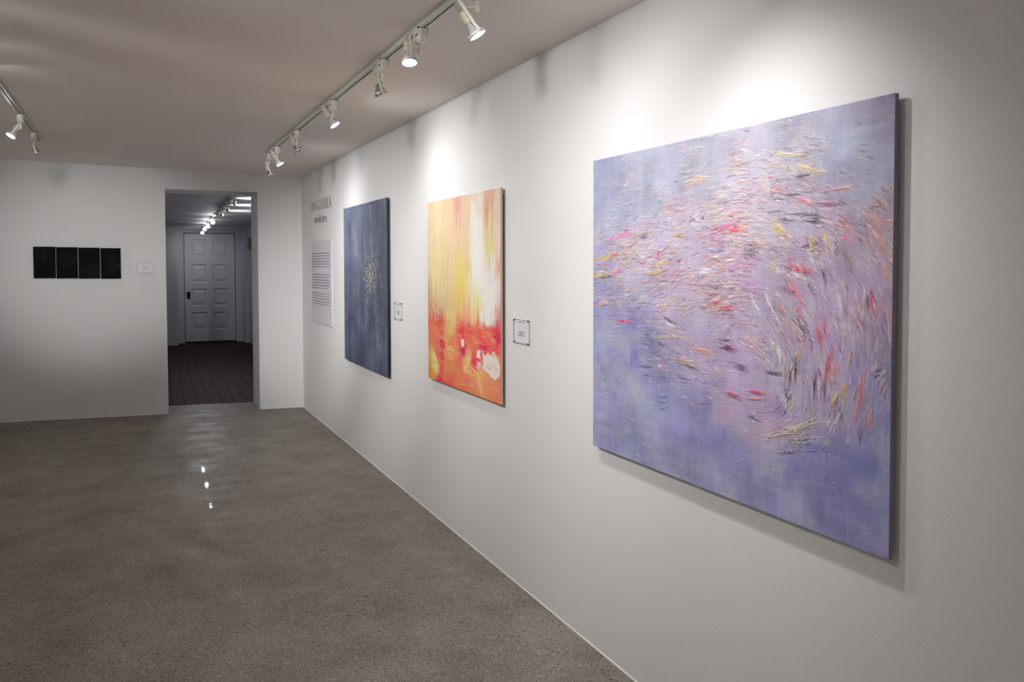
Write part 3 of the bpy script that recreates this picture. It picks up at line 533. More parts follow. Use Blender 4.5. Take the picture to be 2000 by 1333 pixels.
def painting(cv, root_name, y0, ztop, edge_mat, label, cat, gloss=.45, disp=.0009, thick=.013, front=.030):
    """hang a painted panel on the right wall; canvas x runs towards the camera (-Y)"""
    w, h, W, H = cv.w, cv.h, cv.W, cv.H
    root = empty(root_name, T((0, y0-w/2, ztop-h))); tag(root, label, cat)
    me = bpy.data.meshes.new('painted_face')
    co = np.zeros((H, W, 3), np.float32)
    hg = np.clip(cv.hg, 0, 2.2)
    co[..., 0] = -front-.0004-hg*disp; co[..., 1] = w/2-cv.gx; co[..., 2] = h-cv.gy
    co[0,:,0] = co[-1,:,0] = -front; co[:,0,0] = co[:,-1,0] = -front
    me.vertices.add(W*H); me.vertices.foreach_set('co', co.ravel())
    i = np.arange(H-1)[:,None]*W+np.arange(W-1)[None,:]
    q = np.stack([i, i+W, i+W+1, i+1], -1).reshape(-1, 4).astype(np.int32)
    n = len(q); me.loops.add(n*4); me.loops.foreach_set('vertex_index', q.ravel())
    me.polygons.add(n); me.polygons.foreach_set('loop_start', np.arange(n, dtype=np.int32)*4)
    me.polygons.foreach_set('use_smooth', np.ones(n, bool))
    me.update(calc_edges=True); me.validate()
    at = me.color_attributes.new('pigment', 'FLOAT_COLOR', 'POINT')
    cc = np.ones((H*W, 4), np.float32); cc[:, :3] = np.clip(cv.img, .004, .93).reshape(-1, 3); at.data.foreach_set('color', cc.ravel())
    m, nt, b_ = mat('paint_'+root_name)
    a = N(nt, 'ShaderNodeVertexColor', layer_name='pigment')
    P = pos(nt); mp = N(nt, 'ShaderNodeMapping'); mp.inputs['Scale'].default_value = (1, 60, 60); L(nt, P, mp.inputs[0])
    fine = noise(nt, P, 900, 2, .6)
    mp2 = N(nt, 'ShaderNodeMapping'); mp2.inputs['Scale'].default_value = (1, 260, 22); L(nt, P, mp2.inputs[0]); st = noise(nt, mp2.outputs[0], 1, 3, .6)
    k = math_(nt, 'ADD', math_(nt, 'MULTIPLY', fine, .16), math_(nt, 'ADD', math_(nt, 'MULTIPLY', st, .14), .85))
    vm = N(nt, 'ShaderNodeVectorMath', operation='SCALE'); L(nt, a.outputs[0], vm.inputs[0]); L(nt, k, vm.inputs['Scale'])
    L(nt, vm.outputs[0], b_.inputs['Base Color']); b_.inputs['Roughness'].default_value = gloss; b_.inputs['Specular IOR Level'].default_value = .3
    bump(nt, b_, math_(nt, 'ADD', fine, st), .12, .001)
    me.materials.append(m)
    o = bpy.data.objects.new('painted_face', me); COL.objects.link(o); o.parent = root
    MB().bbox(-front, -front+thick, -w/2, w/2, 0, h, .0015).build('panel', edge_mat, root)
    MB().box(-front+thick, 0, -w/2+.03, w/2-.03, .03, h-.03).build('hanging_frame', M_wood_back, root)
    return root

# --- lilac painting with a whirl of short strokes
def make_big():
    w, h = 1.496, 1.170; cv = Canvas(w, h, 800, 760); H, W = cv.H, cv.W
    base = idw(BIG_BASE, w, h, H, W, 2.8)
    # pull the colours about so that no patch keeps a soft round edge
    wx = (vnoise(H, W, 9, 7, 4)-.5)*.16; wy = (vnoise(H, W, 6, 9, 4)-.5)*.14
    ix = np.clip(((cv.gx+wx)/w*(W-1)).astype(int), 0, W-1); iy = np.clip(((cv.gy+wy)/h*(H-1)).astype(int), 0, H-1)
    base = base[iy, ix]
    g = base.mean(-1, keepdims=True)
    patch = vnoise(H, W, 11, 8, 5, .6)[..., None]; patch2 = vnoise(H, W, 5, 14, 4, .6)[..., None]
    vst = vnoise(H, W, 14, 120, 3, .6)[..., None]; hst = vnoise(H, W, 160, 14, 3, .6)[..., None]
    base = base*(1+.60*(patch-.5)+.45*(patch2-.5)); base = base*.9+base.mean(-1, keepdims=True)*.1
    sq = np.clip((vnoise(H, W, 7, 9, 5, .65)[..., None]-.53)*5, 0, 1)*.5; base = base*(1-sq)+np.array([.58,.58,.66])*sq
    base = base+(.74-base)*np.clip((vst-.58)*.9, 0, .10)+(.74-base)*np.clip((hst-.60)*.8, 0, .08)
    base = base*(1-np.clip((.40-vst)*.6, 0, .07))*(1-np.clip((.38-hst)*.6, 0, .06))
    cv.img = np.clip(base*.87, .02, .93).astype(np.float32); cv.hg += .25*vst[..., 0]+.2*hst[..., 0]
    F = np.array(BIG_FIELD)
    def field(x, y):
        k = 1/((F[:,0]-x)**2+(F[:,1]-y)**2+4e-4)**1.6
        a = math.atan2((k*F[:,3].clip(.05)*np.sin(2*F[:,2])).sum(), (k*F[:,3].clip(.05)*np.cos(2*F[:,2])).sum())/2
        return a, (k*F[:,3]).sum()/k.sum()
    # broad dry patches of ground colours first
    for _ in range(260):
        x, y = random.random()*w, random.random()*h; a, dn = field(x, y)
        if dn < .25:
            c = cv.img[min(H-1, int(y/h*H)), min(W-1, int(x/w*W))]*random.uniform(.82, 1.25)
            c = c+(np.array([.62,.62,.74])-c)*random.random()*.35
            cv.stroke(x, y, random.choice([0, math.pi/2])+random.gauss(0, .12), random.uniform(.08, .22), random.uniform(.02, .06), c, random.uniform(.2, .5), 0, .1, .8)
    P = {k: np.array(v)*.92 for k, v in PAINT.items()}
    names = ['dk','bk','dc','pk','cr','rd','pr','og','gd','yl','tn','cm','ol','br','wt']
    wts_top = [10,2,5,5,1,1,3,7,9,12,14,8,3,9,10]; wts_right = [13,6,7,4,1,1,3,7,8,7,8,11,5,11,13]
    CL = .25+.75*sm(vnoise(H, W, 14, 12, 4, .6), .28, .56)
    def mass(nst, l0, l1, w0, w1, al, power, cols=None):
        k = 0; tries = 0
        while k < nst and tries < nst*30:
            tries += 1
            x, y = random.random()*w, random.random()*h; a, dn = field(x, y)
            if random.random() > max(0, dn)**power: continue
            right = x > .85*w*.75 or y > h*.5
            nm = random.choices(names, wts_right if right else wts_top)[0] if cols is None else random.choice(cols)
            c = P[nm]; loc = cv.img[min(H-1, int(y/h*H)), min(W-1, int(x/w*W))]
            if CL[min(H-1, int(y/h*H)), min(W-1, int(x/w*W))] < random.random(): continue
            mixf = random.random()*.45; c = c*(1-mixf)+loc*mixf
            dd = random.gauss(0, .16 if not right else .2); q_ = .74 if right else 1.
            cv.stroke(x, y, a+dd, random.uniform(l0, l1)*q_, random.uniform(w0, w1)*q_, c, random.uniform(*al), random.gauss(0, .5), random.uniform(.3, 1.), random.uniform(.5, .95))
            k += 1
    # veils of lilac and pink, then thin coloured strokes, then fine dark and white ones
    P['v1'] = np.array([.46,.35,.50]); P['v2'] = np.array([.57,.45,.60]); P['v3'] = np.array([.33,.20,.35]); P['v4'] = np.array([.54,.51,.64])
    P['v5'] = np.array([.66,.63,.70])
    mass(650, .05, .13, .010, .026, (.12, .38), 1.1, ['v1','v2','v5','v3','v4','v5'])
    mass(1900, .03, .10, .0028, .008, (.25, .75), 1.1)
    mass(420, .03, .08, .004, .009, (.5, .9), 1.2, ['gd','tn','yl','og','br','pk','dc','pr'])
    mass(450, .02, .07, .002, .004, (.3, .75), 1.2, ['wt','v5','cm','v2','v4'])
    mass(1500, .02, .06, .0022, .0046, (.4, .9), 1.3, ['dk','dk','dc','bk','br','v3','v3','db'])
    mass(1100, .02, .07, .0022, .0055, (.4, .9), 1.3, ['wt','wt','cm','v5','v5'])
    def mark(cx, cy, an, Ln, wd, col, al=.9):
        ca, sa = math.cos(an), math.sin(an)
        for _ in range(5+int(wd*700)):
            q = random.gauss(0, .30)*wd; l_ = random.gauss(0, .22)*Ln
            cv.stroke(cx-sa*q+ca*l_, cy+ca*q+sa*l_, an+random.gauss(0, .09), Ln*random.uniform(.5, 1.1), max(.0024, wd*random.uniform(.14, .42)),
                      np.clip(col*random.uniform(.75, 1.2)+random.choice([0, 0, 0, .12]), .01, .9), al*random.uniform(.55, 1.), random.gauss(0, .5), 1.3, .85)
    for cx, cy, an, Ln, wd, k in BIG_STROKES:
        big_ = wd > .016
        if big_:
            for _ in range(int(4+wd*500)):
                cv.stroke(cx+random.gauss(0, Ln*.22), cy+random.gauss(0, wd*.55), an+random.gauss(0, .35), Ln*random.uniform(.3, .8), random.uniform(.003, .007),
                          P[k] if random.random() < .75 else P['wt'], .85, random.gauss(0, .6), 1., .7)
        else:
            if k in ('cr','dr','rd','gd','ol','og','pr') and random.random() < .7: mark(cx+random.gauss(0,.004), cy+wd*.5, an, Ln*1.1, wd*.6, P['dk'], .5)
            mark(cx, cy, an, Ln*1.2, wd*1.2, P[k])
            if k in ('dk','bk','gd','cm','cr') and random.random() < .6:
                cv.stroke(cx+random.gauss(0, .006), cy+wd*.8, an+random.gauss(0, .1), Ln*.8, wd*.35, P['wt'] if k != 'cm' else P['dk'], .8, 0, 1., .6)
    # darker wave at lower right and pink slip below the whirl
    for t in np.linspace(0, 1, 26):
        cv.stroke(1.19+.24*t, .935-.02*math.sin(t*3.1)+.012, -.06+.1*t, .10, .022, (.22,.235,.50), .35, .3, .2, .5)
    for _ in range(46):
        x = random.uniform(1.06, 1.44); y = random.uniform(.95, 1.09)
        cv.stroke(x, y, random.gauss(-.1, .1), random.uniform(.08, .2), random.uniform(.01, .03), (.23,.24,.52), .28, 0, .1, .7)
    # a dry knife pulled over the wet strokes leaves wispy, comb-like ends
    rgt = (sm(cv.gx, .70, 1.15)*sm(cv.gy, .22, .5))[..., None]
    hz = sum(np.roll(cv.img, d, 1)*k for d, k in ((-18,.08),(-12,.12),(-7,.18),(-3,.2),(0,.1),(4,.14),(9,.1),(15,.08)))
    vt = sum(np.roll(cv.img, d, 0)*k for d, k in ((-15,.08),(-10,.12),(-6,.18),(-3,.2),(0,.1),(4,.14),(8,.1),(13,.08)))
    mh = sm(vnoise(H, W, 300, 22, 2, .7), .44, .62)[..., None]*(1-.65*rgt); cv.img = cv.img*(1-mh)+hz*mh
    mv = sm(vnoise(H, W, 20, 330, 2, .7), .44, .62)[..., None]*(.35+.65*rgt); cv.img = cv.img*(1-mv)+vt*mv
    mass(1300, .025, .075, .0026, .006, (.45, .95), 1.2)
    mass(500, .02, .06, .002, .005, (.5, .95), 1.2, ['wt','wt','cm','v5'])
    mass(260, .03, .07, .003, .006, (.5, .9), 1.1, ['gd','og','tn','br','yl'])
    mass(1500, .02, .05, .002, .0036, (.4, .95), 1.0, ['dk','bk','dc','v3','br','dk'])
    mass(260, .02, .06, .003, .006, (.6, .95), 1.3, ['gd','og','pk','tn','br','rd'])
    # last, thin horizontal and vertical scrape marks
    for _ in range(420):
        x, y = random.random()*w, random.random()*h; v_ = random.random() < .55
        c = (.80,.78,.84) if random.random() < .55 else (.20,.16,.28)
        cv.stroke(x, y, (math.pi/2 if v_ else 0)+random.gauss(0, .03), random.uniform(.03, .10), random.uniform(.0016, .003), c, random.uniform(.08, .38), 0, .5, .9)
    return cv
painting(make_big(), 'lilac_painting', 3.024, 2.041, simple('lilac_panel_edge', (128, 116, 134), .6, var=.25, sc_=18),
         'largest painting, lilac and blue with a whirl of short pink, red, gold and black strokes', 'painting')

# --- yellow, white and red painting
def make_orange():
    w, h = 1.170, 1.1195; cv = Canvas(w, h, 420, 560); H, W = cv.H, cv.W
    base = idw(ORANGE_BASE, w, h, H, W, 4.)
    tall = 1-sm(cv.gy, .62, .78)
    wx = (vnoise(H, W, 3, 40, 3)-.5)*.10*tall+(vnoise(H, W, 14, 12, 4)-.5)*.13*(1-tall)
    wy = (vnoise(H, W, 3, 46, 3)-.5)*.24*tall+(vnoise(H, W, 20, 12, 4)-.5)*.10*(1-tall)
    ix = np.clip(((cv.gx+wx)/w*(W-1)).astype(int), 0, W-1); iy = np.clip(((cv.gy+wy)/h*(H-1)).astype(int), 0, H-1)
    base = base[iy, ix]
    v = vnoise(H, W, 4, 70, 4, .6)[..., None]; n = vnoise(H, W, 20, 20, 4, .6)[..., None]
    base = base*(1+.24*(v-.5)*tall[..., None]+.35*(n-.5)*(1-tall[..., None]))
    base = base+(np.array([.86,.76,.52])-base)*.30*tall[..., None]; base = base*(1-.05*tall[..., None]*np.array([1., 1.6, 0.]))
    cv.img = np.clip(base, 0, .92).astype(np.float32); cv.hg += .5*v[..., 0]
    WHT = (.90,.88,.80)
    for _ in range(420):
        x = random.random()*w; y = random.random()*.66; c0 = cv.img[min(H-1, int(y/h*H)), min(W-1, int(x/w*W))]
        c = c0*random.uniform(.80, 1.0) if random.random() < .5 else c0+(np.array(WHT)-c0)*random.uniform(.3, .8)
        cv.stroke(x, y, math.pi/2+random.gauss(0, .015), random.uniform(.08, .3), random.uniform(.004, .010), c, random.uniform(.3, .7), 0, .6, .8)
    # vertical drags of cream, yellow and peach
    for _ in range(150):
        x = random.random()*w; y = random.random()*.58; u = x/w
        c = random.choice([(.88,.82,.66),(.86,.68,.42),(.86,.62,.42),(.78,.72,.36),(.87,.66,.42)]) if u < .6 else random.choice([WHT,WHT,(.86,.74,.5),(.80,.76,.40),(.86,.66,.56)])
        cv.stroke(x, y, math.pi/2+random.gauss(0, .02), random.uniform(.12, .4), random.uniform(.006, .02), c, random.uniform(.12, .42), 0, .3, .8)
    for _ in range(5): cv.stroke(.84+random.gauss(0,.05), random.uniform(.2,.42), math.pi/2, .5, .12, WHT, .75, 0, .3, .5)
    cv.blob(.90, .50, 1.10, .70, WHT, .8, .03, .03)
    for x in (.53,.535,.30): cv.stroke(x, .10, math.pi/2, .22, .010, (.80,.25,.20), .5, 0, .3, .8)
    for x, yy in ((.985, .10), (.995,.16)): cv.stroke(x, yy, math.pi/2, .22, .018, (.78,.27,.10), .6, 0, .4, .85)
    for x, yy in ((1.0, .26), (.985,.36)): cv.stroke(x, yy, math.pi/2, .26, .020, (.70,.66,.20), .5, 0, .3, .8)
    cv.stroke(1.145, .45, math.pi/2, .5, .014, (.80,.35,.25), .5, 0, .3, .8)
    for _ in range(14): cv.stroke(random.gauss(.565,.05), random.gauss(.50,.08), math.pi/2, random.uniform(.1,.25), .018, (.90,.62,.06), .3, 0, .3, .8)
    for _ in range(150):      # crusty marks at left
        x = random.gauss(.10, .05); y = random.uniform(.05, .5)
        cv.stroke(x, y, random.gauss(.4, .5), random.uniform(.01, .035), random.uniform(.003, .006), random.choice([(.88,.80,.58),(.76,.52,.20),(.80,.66,.30)]), .7, .5, 1.4, .5)
    # red ground, horizontal drags
    for _ in range(240):
        x = random.random()*w; y = random.uniform(.72, 1.1)
        c = random.choice([(.78,.24,.17),(.76,.20,.16),(.82,.34,.22),(.80,.28,.20),(.70,.42,.22),(.66,.10,.17),(.84,.42,.28)])
        cv.stroke(x, y, random.gauss(.05, .15), random.uniform(.06, .25), random.uniform(.008, .03), c, random.uniform(.15, .5), random.gauss(0, .4), .4, .8)
    for x in np.linspace(.02, .7, 60):
        cv.stroke(x+random.gauss(0,.01), .66+random.gauss(0,.05), math.pi/2+random.gauss(0,.1), random.uniform(.04, .14), random.uniform(.006, .012), random.choice([(.78,.20,.14),(.86,.76,.55),(.80,.42,.20)]), .45, 0, .9, .8)
    for _ in range(60): cv.stroke(random.uniform(.02,.25), random.gauss(.70,.03), random.gauss(1.5,.5), random.uniform(.01,.04), .006, random.choice([(.88,.84,.76),(.55,.05,.05)]), .8, 0, 1.4, .5)
    for _ in range(36): cv.stroke(random.uniform(.30,.42), random.uniform(.70,.86), random.gauss(.8,.8), random.uniform(.02,.07), .012, (.60,.46,.14), .5, 0, .5, .8)
    MG = (.52,.04,.14)
    for x, y, s_ in ((.25,.875,.03),(.62,.90,.045),(.66,.86,.03),(.90,.87,.028),(1.12,.81,.035),(.28,1.04,.05),(.53,.80,.03)):
        for _ in range(9): cv.stroke(x+random.gauss(0,s_*.5), y+random.gauss(0,s_*.5), random.uniform(0,3.1), s_*1.4, s_*.6, MG, .3, 0, .4, .6)
    cv.blob(.592, .825, .648, .868, WHT, .92, .004, .006); cv.blob(.835, .865, .892, .905, WHT, .95, .004, .006)
    cv.blob(.840, .928, .898, .965, (.84,.66,.66), .85, .006, .008); cv.blob(.925, .868, 1.150, .985, (.88,.86,.76), .95, .004, .018, 1.)
    cv.blob(.11, .955, .15, .975, (.86,.80,.5), .8, .006, .01)
    for _ in range(34): cv.stroke(random.uniform(.95,1.14), random.gauss(.935,.012), random.gauss(0,.7), random.uniform(.008,.03), .005, (.60,.12,.06), .85, .4, .6, .4)
    for x in np.linspace(.93, 1.15, 22): cv.stroke(x, .868+random.gauss(0,.008), random.gauss(.5,.5), .03, .012, random.choice([(.60,.07,.09),(.70,.2,.1)]), .8, .3, .6, .5)
    for t in np.linspace(0, 1, 40):      # yellow comb swirl
        a = -.9+t*2.2; cx, cy = .76+.15*math.sin(a), 1.085-.13*math.cos(a)+.05*t
        cv.stroke(cx, cy, a*.9+.1, .10, .012, (.88,.70,.30) if random.random() < .7 else (.66,.16,.06), .75, .4, 1.3, .6)
    for _ in range(30): cv.stroke(random.gauss(.40,.05), random.gauss(.915,.02), random.gauss(.25,.15), .08, .007, random.choice([(.86,.80,.45),(.62,.3,.1)]), .7, .4, 1.2, .6)
    for _ in range(160): cv.stroke(random.random()*w, random.random()*h, math.pi/2 if random.random()<.7 else 0, random.uniform(.03,.1), .003, (.9,.85,.75), random.uniform(.1,.35), 0, .5, .9)
    low = sm(cv.gy, .64, .84)[..., None]
    cv.img = cv.img*(1+low*np.array([.24, .16, .02], np.float32)*(cv.img.max(-1, keepdims=True) < .82))
    return cv
painting(make_orange(), 'yellow_painting', 5.150, 2.013, simple('peach_panel_edge', (196, 172, 158), .6, var=.1, sc_=18),
         'middle painting of the right wall, yellow and white drips above a red base', 'painting')

# --- slate blue painting with a cluster of gold flecks
def make_blue():
    w, h = 1.394, 1.338; cv = Canvas(w, h, 440, 600); H, W = cv.H, cv.W
    base = idw(BLUE_BASE, w, h, H, W, 3.)
    wx = (vnoise(H, W, 3, 22, 4)-.5)*.3; wy = (vnoise(H, W, 4, 20, 4)-.5)*.5
    ix = np.clip(((cv.gx+wx)/w*(W-1)).astype(int), 0, W-1); iy = np.clip(((cv.gy+wy)/h*(H-1)).astype(int), 0, H-1)
    base = base[iy, ix]
    v = vnoise(H, W, 4, 22, 5, .6)[..., None]; n = vnoise(H, W, 6, 6, 6, .62)[..., None]; low = sm(cv.gy, .75, .95)[..., None]
    base = base*np.clip(1.12-.16*cv.gy[..., None]+.8*(v-.5)+1.0*(n-.5)+.9*(n-.5)*low, .3, 2.3)
    base = base*.92*.92+base.mean(-1, keepdims=True)*.92*.08
    cv.img = np.clip(base, .01, .8).astype(np.float32)
    for _ in range(160):
        x = random.random()*w; y = random.random()*.8
        c = cv.img[min(H-1, int(y/h*H)), min(W-1, int(x/w*W))]*random.choice([.78,.88,1.12,1.3])
        cv.stroke(x, y, math.pi/2+random.gauss(0,.03), random.uniform(.15,.6), random.uniform(.01,.05), c, random.uniform(.15,.45), 0, .1, .9)
    for _ in range(120):
        x = random.random()*w; y = random.uniform(.85, h)
        c = np.array([.12,.135,.20])*random.uniform(.4,1.3)
        cv.stroke(x, y, random.uniform(0,3.1), random.uniform(.05,.16), random.uniform(.02,.05), c, .2, .3, .1, .9)
    G = [(.78,.70,.42),(.85,.82,.66),(.72,.70,.38),(.88,.87,.80),(.62,.56,.40)]
    def fleck(x, y, s_=1.):
        cv.stroke(x, y, math.pi/2+random.gauss(0,.6), random.uniform(.012,.028)*s_, random.uniform(.007,.012)*s_, random.choice(G), random.uniform(.6,1.), 0, 1.5, .3)
    for _ in range(230): fleck(random.gauss(.88,.085), random.gauss(.60,.085))
    for _ in range(120): fleck(random.gauss(1.0,.13), random.gauss(.53,.08), .9)
    for t in np.random.default_rng(3).random(70):
        x = .36+.50*t; y = .375+.24*t**1.3; fleck(x+random.gauss(0,.035), y+random.gauss(0,.03), .5+.5*t)
    for _ in range(42): t = random.random(); fleck(.93+.05*t+random.gauss(0,.012), .03+.40*t, .8)
    for _ in range(14): cv.stroke(.94+random.gauss(0,.02), random.uniform(.05,.4), math.pi/2, .12, .008, (.42,.43,.42), .4, 0, .6, .9)
    for _ in range(60): t = random.random(); fleck(.82-.07*t+random.gauss(0,.02), .72+.34*t, .7)
    for _ in range(44): t = random.random(); fleck(1.07+.06*t+random.gauss(0,.03), .75+.45*t, .7)
    for _ in range(40): fleck(random.uniform(.3,1.35), random.uniform(.3,1.0), .6)
    for x, y in ((.80,.44),(.98,.42),(.90,.51),(.93,.62),(.89,.71),(1.04,.68),(1.12,.49),(.965,.30)):
        cv.stroke(x, y, math.pi/2, .05, .02, (.60,.60,.36), .8, 0, 1.5, .5)
    return cv
painting(make_blue(), 'slate_blue_painting', 7.494, 2.117, simple('dark_blue_panel_edge', (26, 34, 44), .55, var=.2, sc_=18),
         'dark slate blue painting with a burst of small gold flecks', 'painting', gloss=.42)

# ------------------------------------------------ four dark panels, end wall
def smoke(seed, cx, cz, tint):
    m, nt, b_ = mat('dark_panel_glaze'); co = N(nt, 'ShaderNodeTexCoord').outputs['Object']
    mp = N(nt, 'ShaderNodeMapping'); mp.inputs['Location'].default_value = (seed*3.1, seed*1.7, 0); L(nt, co, mp.inputs[0])
    n = noise(nt, mp.outputs[0], 13, 5, .62, 1.5)
    v = N(nt, 'ShaderNodeVectorMath', operation='DISTANCE'); L(nt, co, v.inputs[0]); v.inputs[1].default_value = (cx, 0, cz)
    near = ramp(nt, v.outputs['Value'], [(.02, 1.), (.13, 0.)])
    f = math_(nt, 'MULTIPLY', ramp(nt, n, [(.46, 0.), (.66, 1.)]), near)
    c = mixc(nt, f, s2l((5, 5, 8)), s2l(tuple(v*.62 for v in tint))); L(nt, c, b_.inputs['Base Color'])
    b_.inputs['Roughness'].default_value = .6; b_.inputs['Specular IOR Level'].default_value = .08
    return m
M_darkedge = simple('dark_panel_edge', (22, 16, 18), .5)
PX = [(-2.655, -2.4585), (-2.4535, -2.2595), (-2.2535, -2.0575), (-2.0505, -1.8625)]
info = [(.06, .24, (52,58,66), 'leftmost of the four small black panels on the end wall'), (.10, .20, (48,72,92), 'second black panel from the left on the end wall, with blue smoky streaks'),
        (.12, .08, (62,68,72), 'third black panel from the left on the end wall, grey smudge near its bottom'), (.11, .14, (66,70,74), 'rightmost of the four small black panels on the end wall')]
for k, ((x0, x1), (cx, cz, tint, lab)) in enumerate(zip(PX, info)):
    z0, z1 = 1.490-.003*k, 1.806-.0035*k
    r = empty('small_painting', T((x0, D, z0))); tag(r, lab, 'painting', 'row of four small black panels')
    wd, ht = x1-x0, z1-z0
    fm = MB().bbox(0, wd, -.030, -.018, 0, ht, .0012).build('painted_face', smoke(k+1, cx, cz, tint), r)
    MB().box(.0004, wd-.0004, -.018, -.0006, .0004, ht-.0004).build('panel_edge', M_darkedge, r)

# ------------------------------------------------------------ wall lettering
# every glyph is drawn from pen strokes (polyline with start and end width)
def pen(mb, pts, w0, w1, t=.0006, x0=0., ox=0., oy=0., sc_=1., slant=0., put=None):
    P = [Vector((p[0]+slant*p[1], p[1])) for p in pts]; n = len(P); Lf = []; Rt = []
    for i, p in enumerate(P):
        d = (P[min(i+1, n-1)]-P[max(i-1, 0)]).normalized(); nn = Vector((-d.y, d.x)); w = (w0+(w1-w0)*i/(n-1))/2 if not callable(w0) else w0(i/(n-1))/2
        Lf.append(p+nn*w); Rt.append(p-nn*w)
    vs = []; 
    for q in (Lf, Rt):
        for p in q:
            vs.append(put(ox+p.x*sc_, oy+p.y*sc_, t)); 
    fs = [(i, i+1, n+i+1, n+i) for i in range(n-1)]
    mb.add(vs, fs)
def arc(cx, cy, rx, ry, a0, a1, n=14):
    return [(cx+rx*math.cos(math.radians(a0+(a1-a0)*k/n)), cy+ry*math.sin(math.radians(a0+(a1-a0)*k/n))) for k in range(n+1)]
th, tk, sf = .06, .165, .05
def bow(a, b_): return lambda t: a+(b_-a)*math.sin(math.pi*t)
def serif(x, y, w=.26): return ([(x-w/2, y), (x+w/2, y)], sf, sf)
GL_ = {
 'A': (.92, [([(.08,0),(.46,1.0)], th, th), ([(.44,1.02),(.84,0)], tk, tk), ([(.2,.34),(.70,.34)], th, th), serif(.08,.015,.26), serif(.84,.015,.32)]),
 'N': (.95, [([(.14,0),(.14,1)], th, th), ([(.12,.98),(.80,.02)], tk, tk), ([(.80,0),(.80,1)], th, th), serif(.14,.015), serif(.09,.985,.2), serif(.80,.985)]),
 'G': (.95, [(arc(.48,.5,.40,.51,52,305), bow(.05,.15), 0), ([(.80,.05),(.80,.42)], tk, tk), serif(.80,.42,.3), ([(.74,.72),(.78,.98)], .03, .05), ([(.68,.06),(.82,.12)], th, th)]),
 'U': (.92, [([(.16,1),(.16,.35)], tk, tk), (arc(.46,.34,.30,.34,180,360), bow(.11,.07), 0), ([(.76,.34),(.76,1)], th, th), serif(.16,.985,.32), serif(.76,.985,.26)]),
 'E': (.74, [([(.16,0),(.16,1)], tk, tk), ([(.04,.018),(.62,.018)], th, th), ([(.04,.982),(.58,.982)], th, th), ([(.16,.52),(.46,.52)], th, th), ([(.62,0),(.66,.22)], .05, .02), ([(.58,1),(.60,.80)], .05, .02), ([(.46,.42),(.46,.62)], sf, sf)]),
 'R': (.86, [([(.16,0),(.16,1)], tk, tk), ([(.04,.982),(.36,.982)], th, th), (arc(.34,.74,.26,.24,90,-90), bow(.04,.14), 0), ([(.16,.5),(.36,.5)], th, th), ([(.36,.5),(.80,0)], .12, .13), serif(.16,.015,.3), serif(.80,.015,.2)]),
}
def put_wall(y0, z0):
    return lambda a, b_, t: (-t, y0-a, z0+b_)
def word(root, text, y0, y1, z0, z1, hgt, glyphs, m, gap, slant=0., space=.3):
    tot = sum(space if ch == ' ' else glyphs[ch][0]+gap for ch in text)-gap
    s_ = hgt; kx = (y0-y1)/(tot*s_); x = 0.
    for ch in text:
        if ch == ' ': x += space*s_*kx; continue
        wd, strokes = glyphs[ch]; mb = MB(); f = x/(y0-y1); zb = z0+(z1-z0)*f
        for st in strokes:
            pts = [(p[0]*kx, p[1]) for p in st[0]]
            pen(mb, pts, st[1], st[2], sc_=s_, slant=slant, put=lambda a, b_, t, x=x, zb=zb: (-t, y0-x-a, zb+b_))
        o = mb.build('letter', m); o.parent = root; o.matrix_parent_inverse = root.matrix_world.inverted()
        x += (wd+gap)*s_*kx
r = empty('wall_lettering', T((0, 9.13, 2.19))); tag(r, 'black serif lettering reading ANA GUERRA high on the wall near the corner', 'wall lettering')
word(r, 'ANA GUERRA', 9.145, 8.14, 2.186, 2.180, .098, GL_, M_vinyl, .14, space=.34)
t1, t2 = .09, .16
LC = {
 'i': (.30, [([(.12,.60),(.12,0)], t2, t2), ([(.12,.02),(.24,.08)], t1, t1), ([(.16,.84),(.17,.92)], .13, .13)]),
 'n': (.62, [([(.12,.60),(.12,0)], t2, t2), (arc(.30,.38,.19,.20,165,10), t1, t1), ([(.48,.42),(.46,.0)], t2, t2), ([(.46,.02),(.56,.08)], t1, t1)]),
 'v': (.54, [([(.08,.58),(.22,.0)], t2, t2), ([(.22,.0),(.48,.60)], t1, t1)]),
 's': (.44, [(arc(.24,.44,.14,.14,60,230,8)+arc(.20,.15,.16,.15,60,-140,8), t1, t1)]),
 'b': (.56, [([(.12,1.02),(.10,.05)], t2, t2), (arc(.27,.28,.18,.28,130,-160), bow(.06,.15), 0)]),
 'l': (.28, [([(.12,1.02),(.10,.05)], t2, t2), ([(.10,.03),(.22,.08)], t1, t1)]),
 'e': (.48, [([(.10,.28),(.40,.36)], t1, t1), (arc(.25,.30,.18,.29,20,300), bow(.07,.14), 0)]),
 'f': (.36, [([(.14,-.30),(.20,.85)], t2, t2), (arc(.30,.84,.12,.16,175,40,6), t1, t1), ([(.04,.56),(.38,.56)], t1, t1), ([(-.02,-.26),(.14,-.32)], t1, t1)]),
 'o': (.54, [(arc(.26,.29,.18,.29,0,360,18), bow(.08,.14), 0)]),
 'r': (.40, [([(.12,.60),(.10,0)], t2, t2), (arc(.26,.40,.15,.19,165,50,6), t1, t1)]),
 'c': (.44, [(arc(.25,.29,.18,.29,45,310), bow(.07,.15), 0)]),
}
r = empty('wall_lettering', T((0, 8.96, 2.06))); tag(r, 'smaller grey italic lettering reading invisible forces below the artist name', 'wall lettering')
word(r, 'invisible forces', 8.97, 8.335, 2.058, 2.045, .088, LC, simple('grey_vinyl', (70, 70, 76), .55), .03, .22, .26)

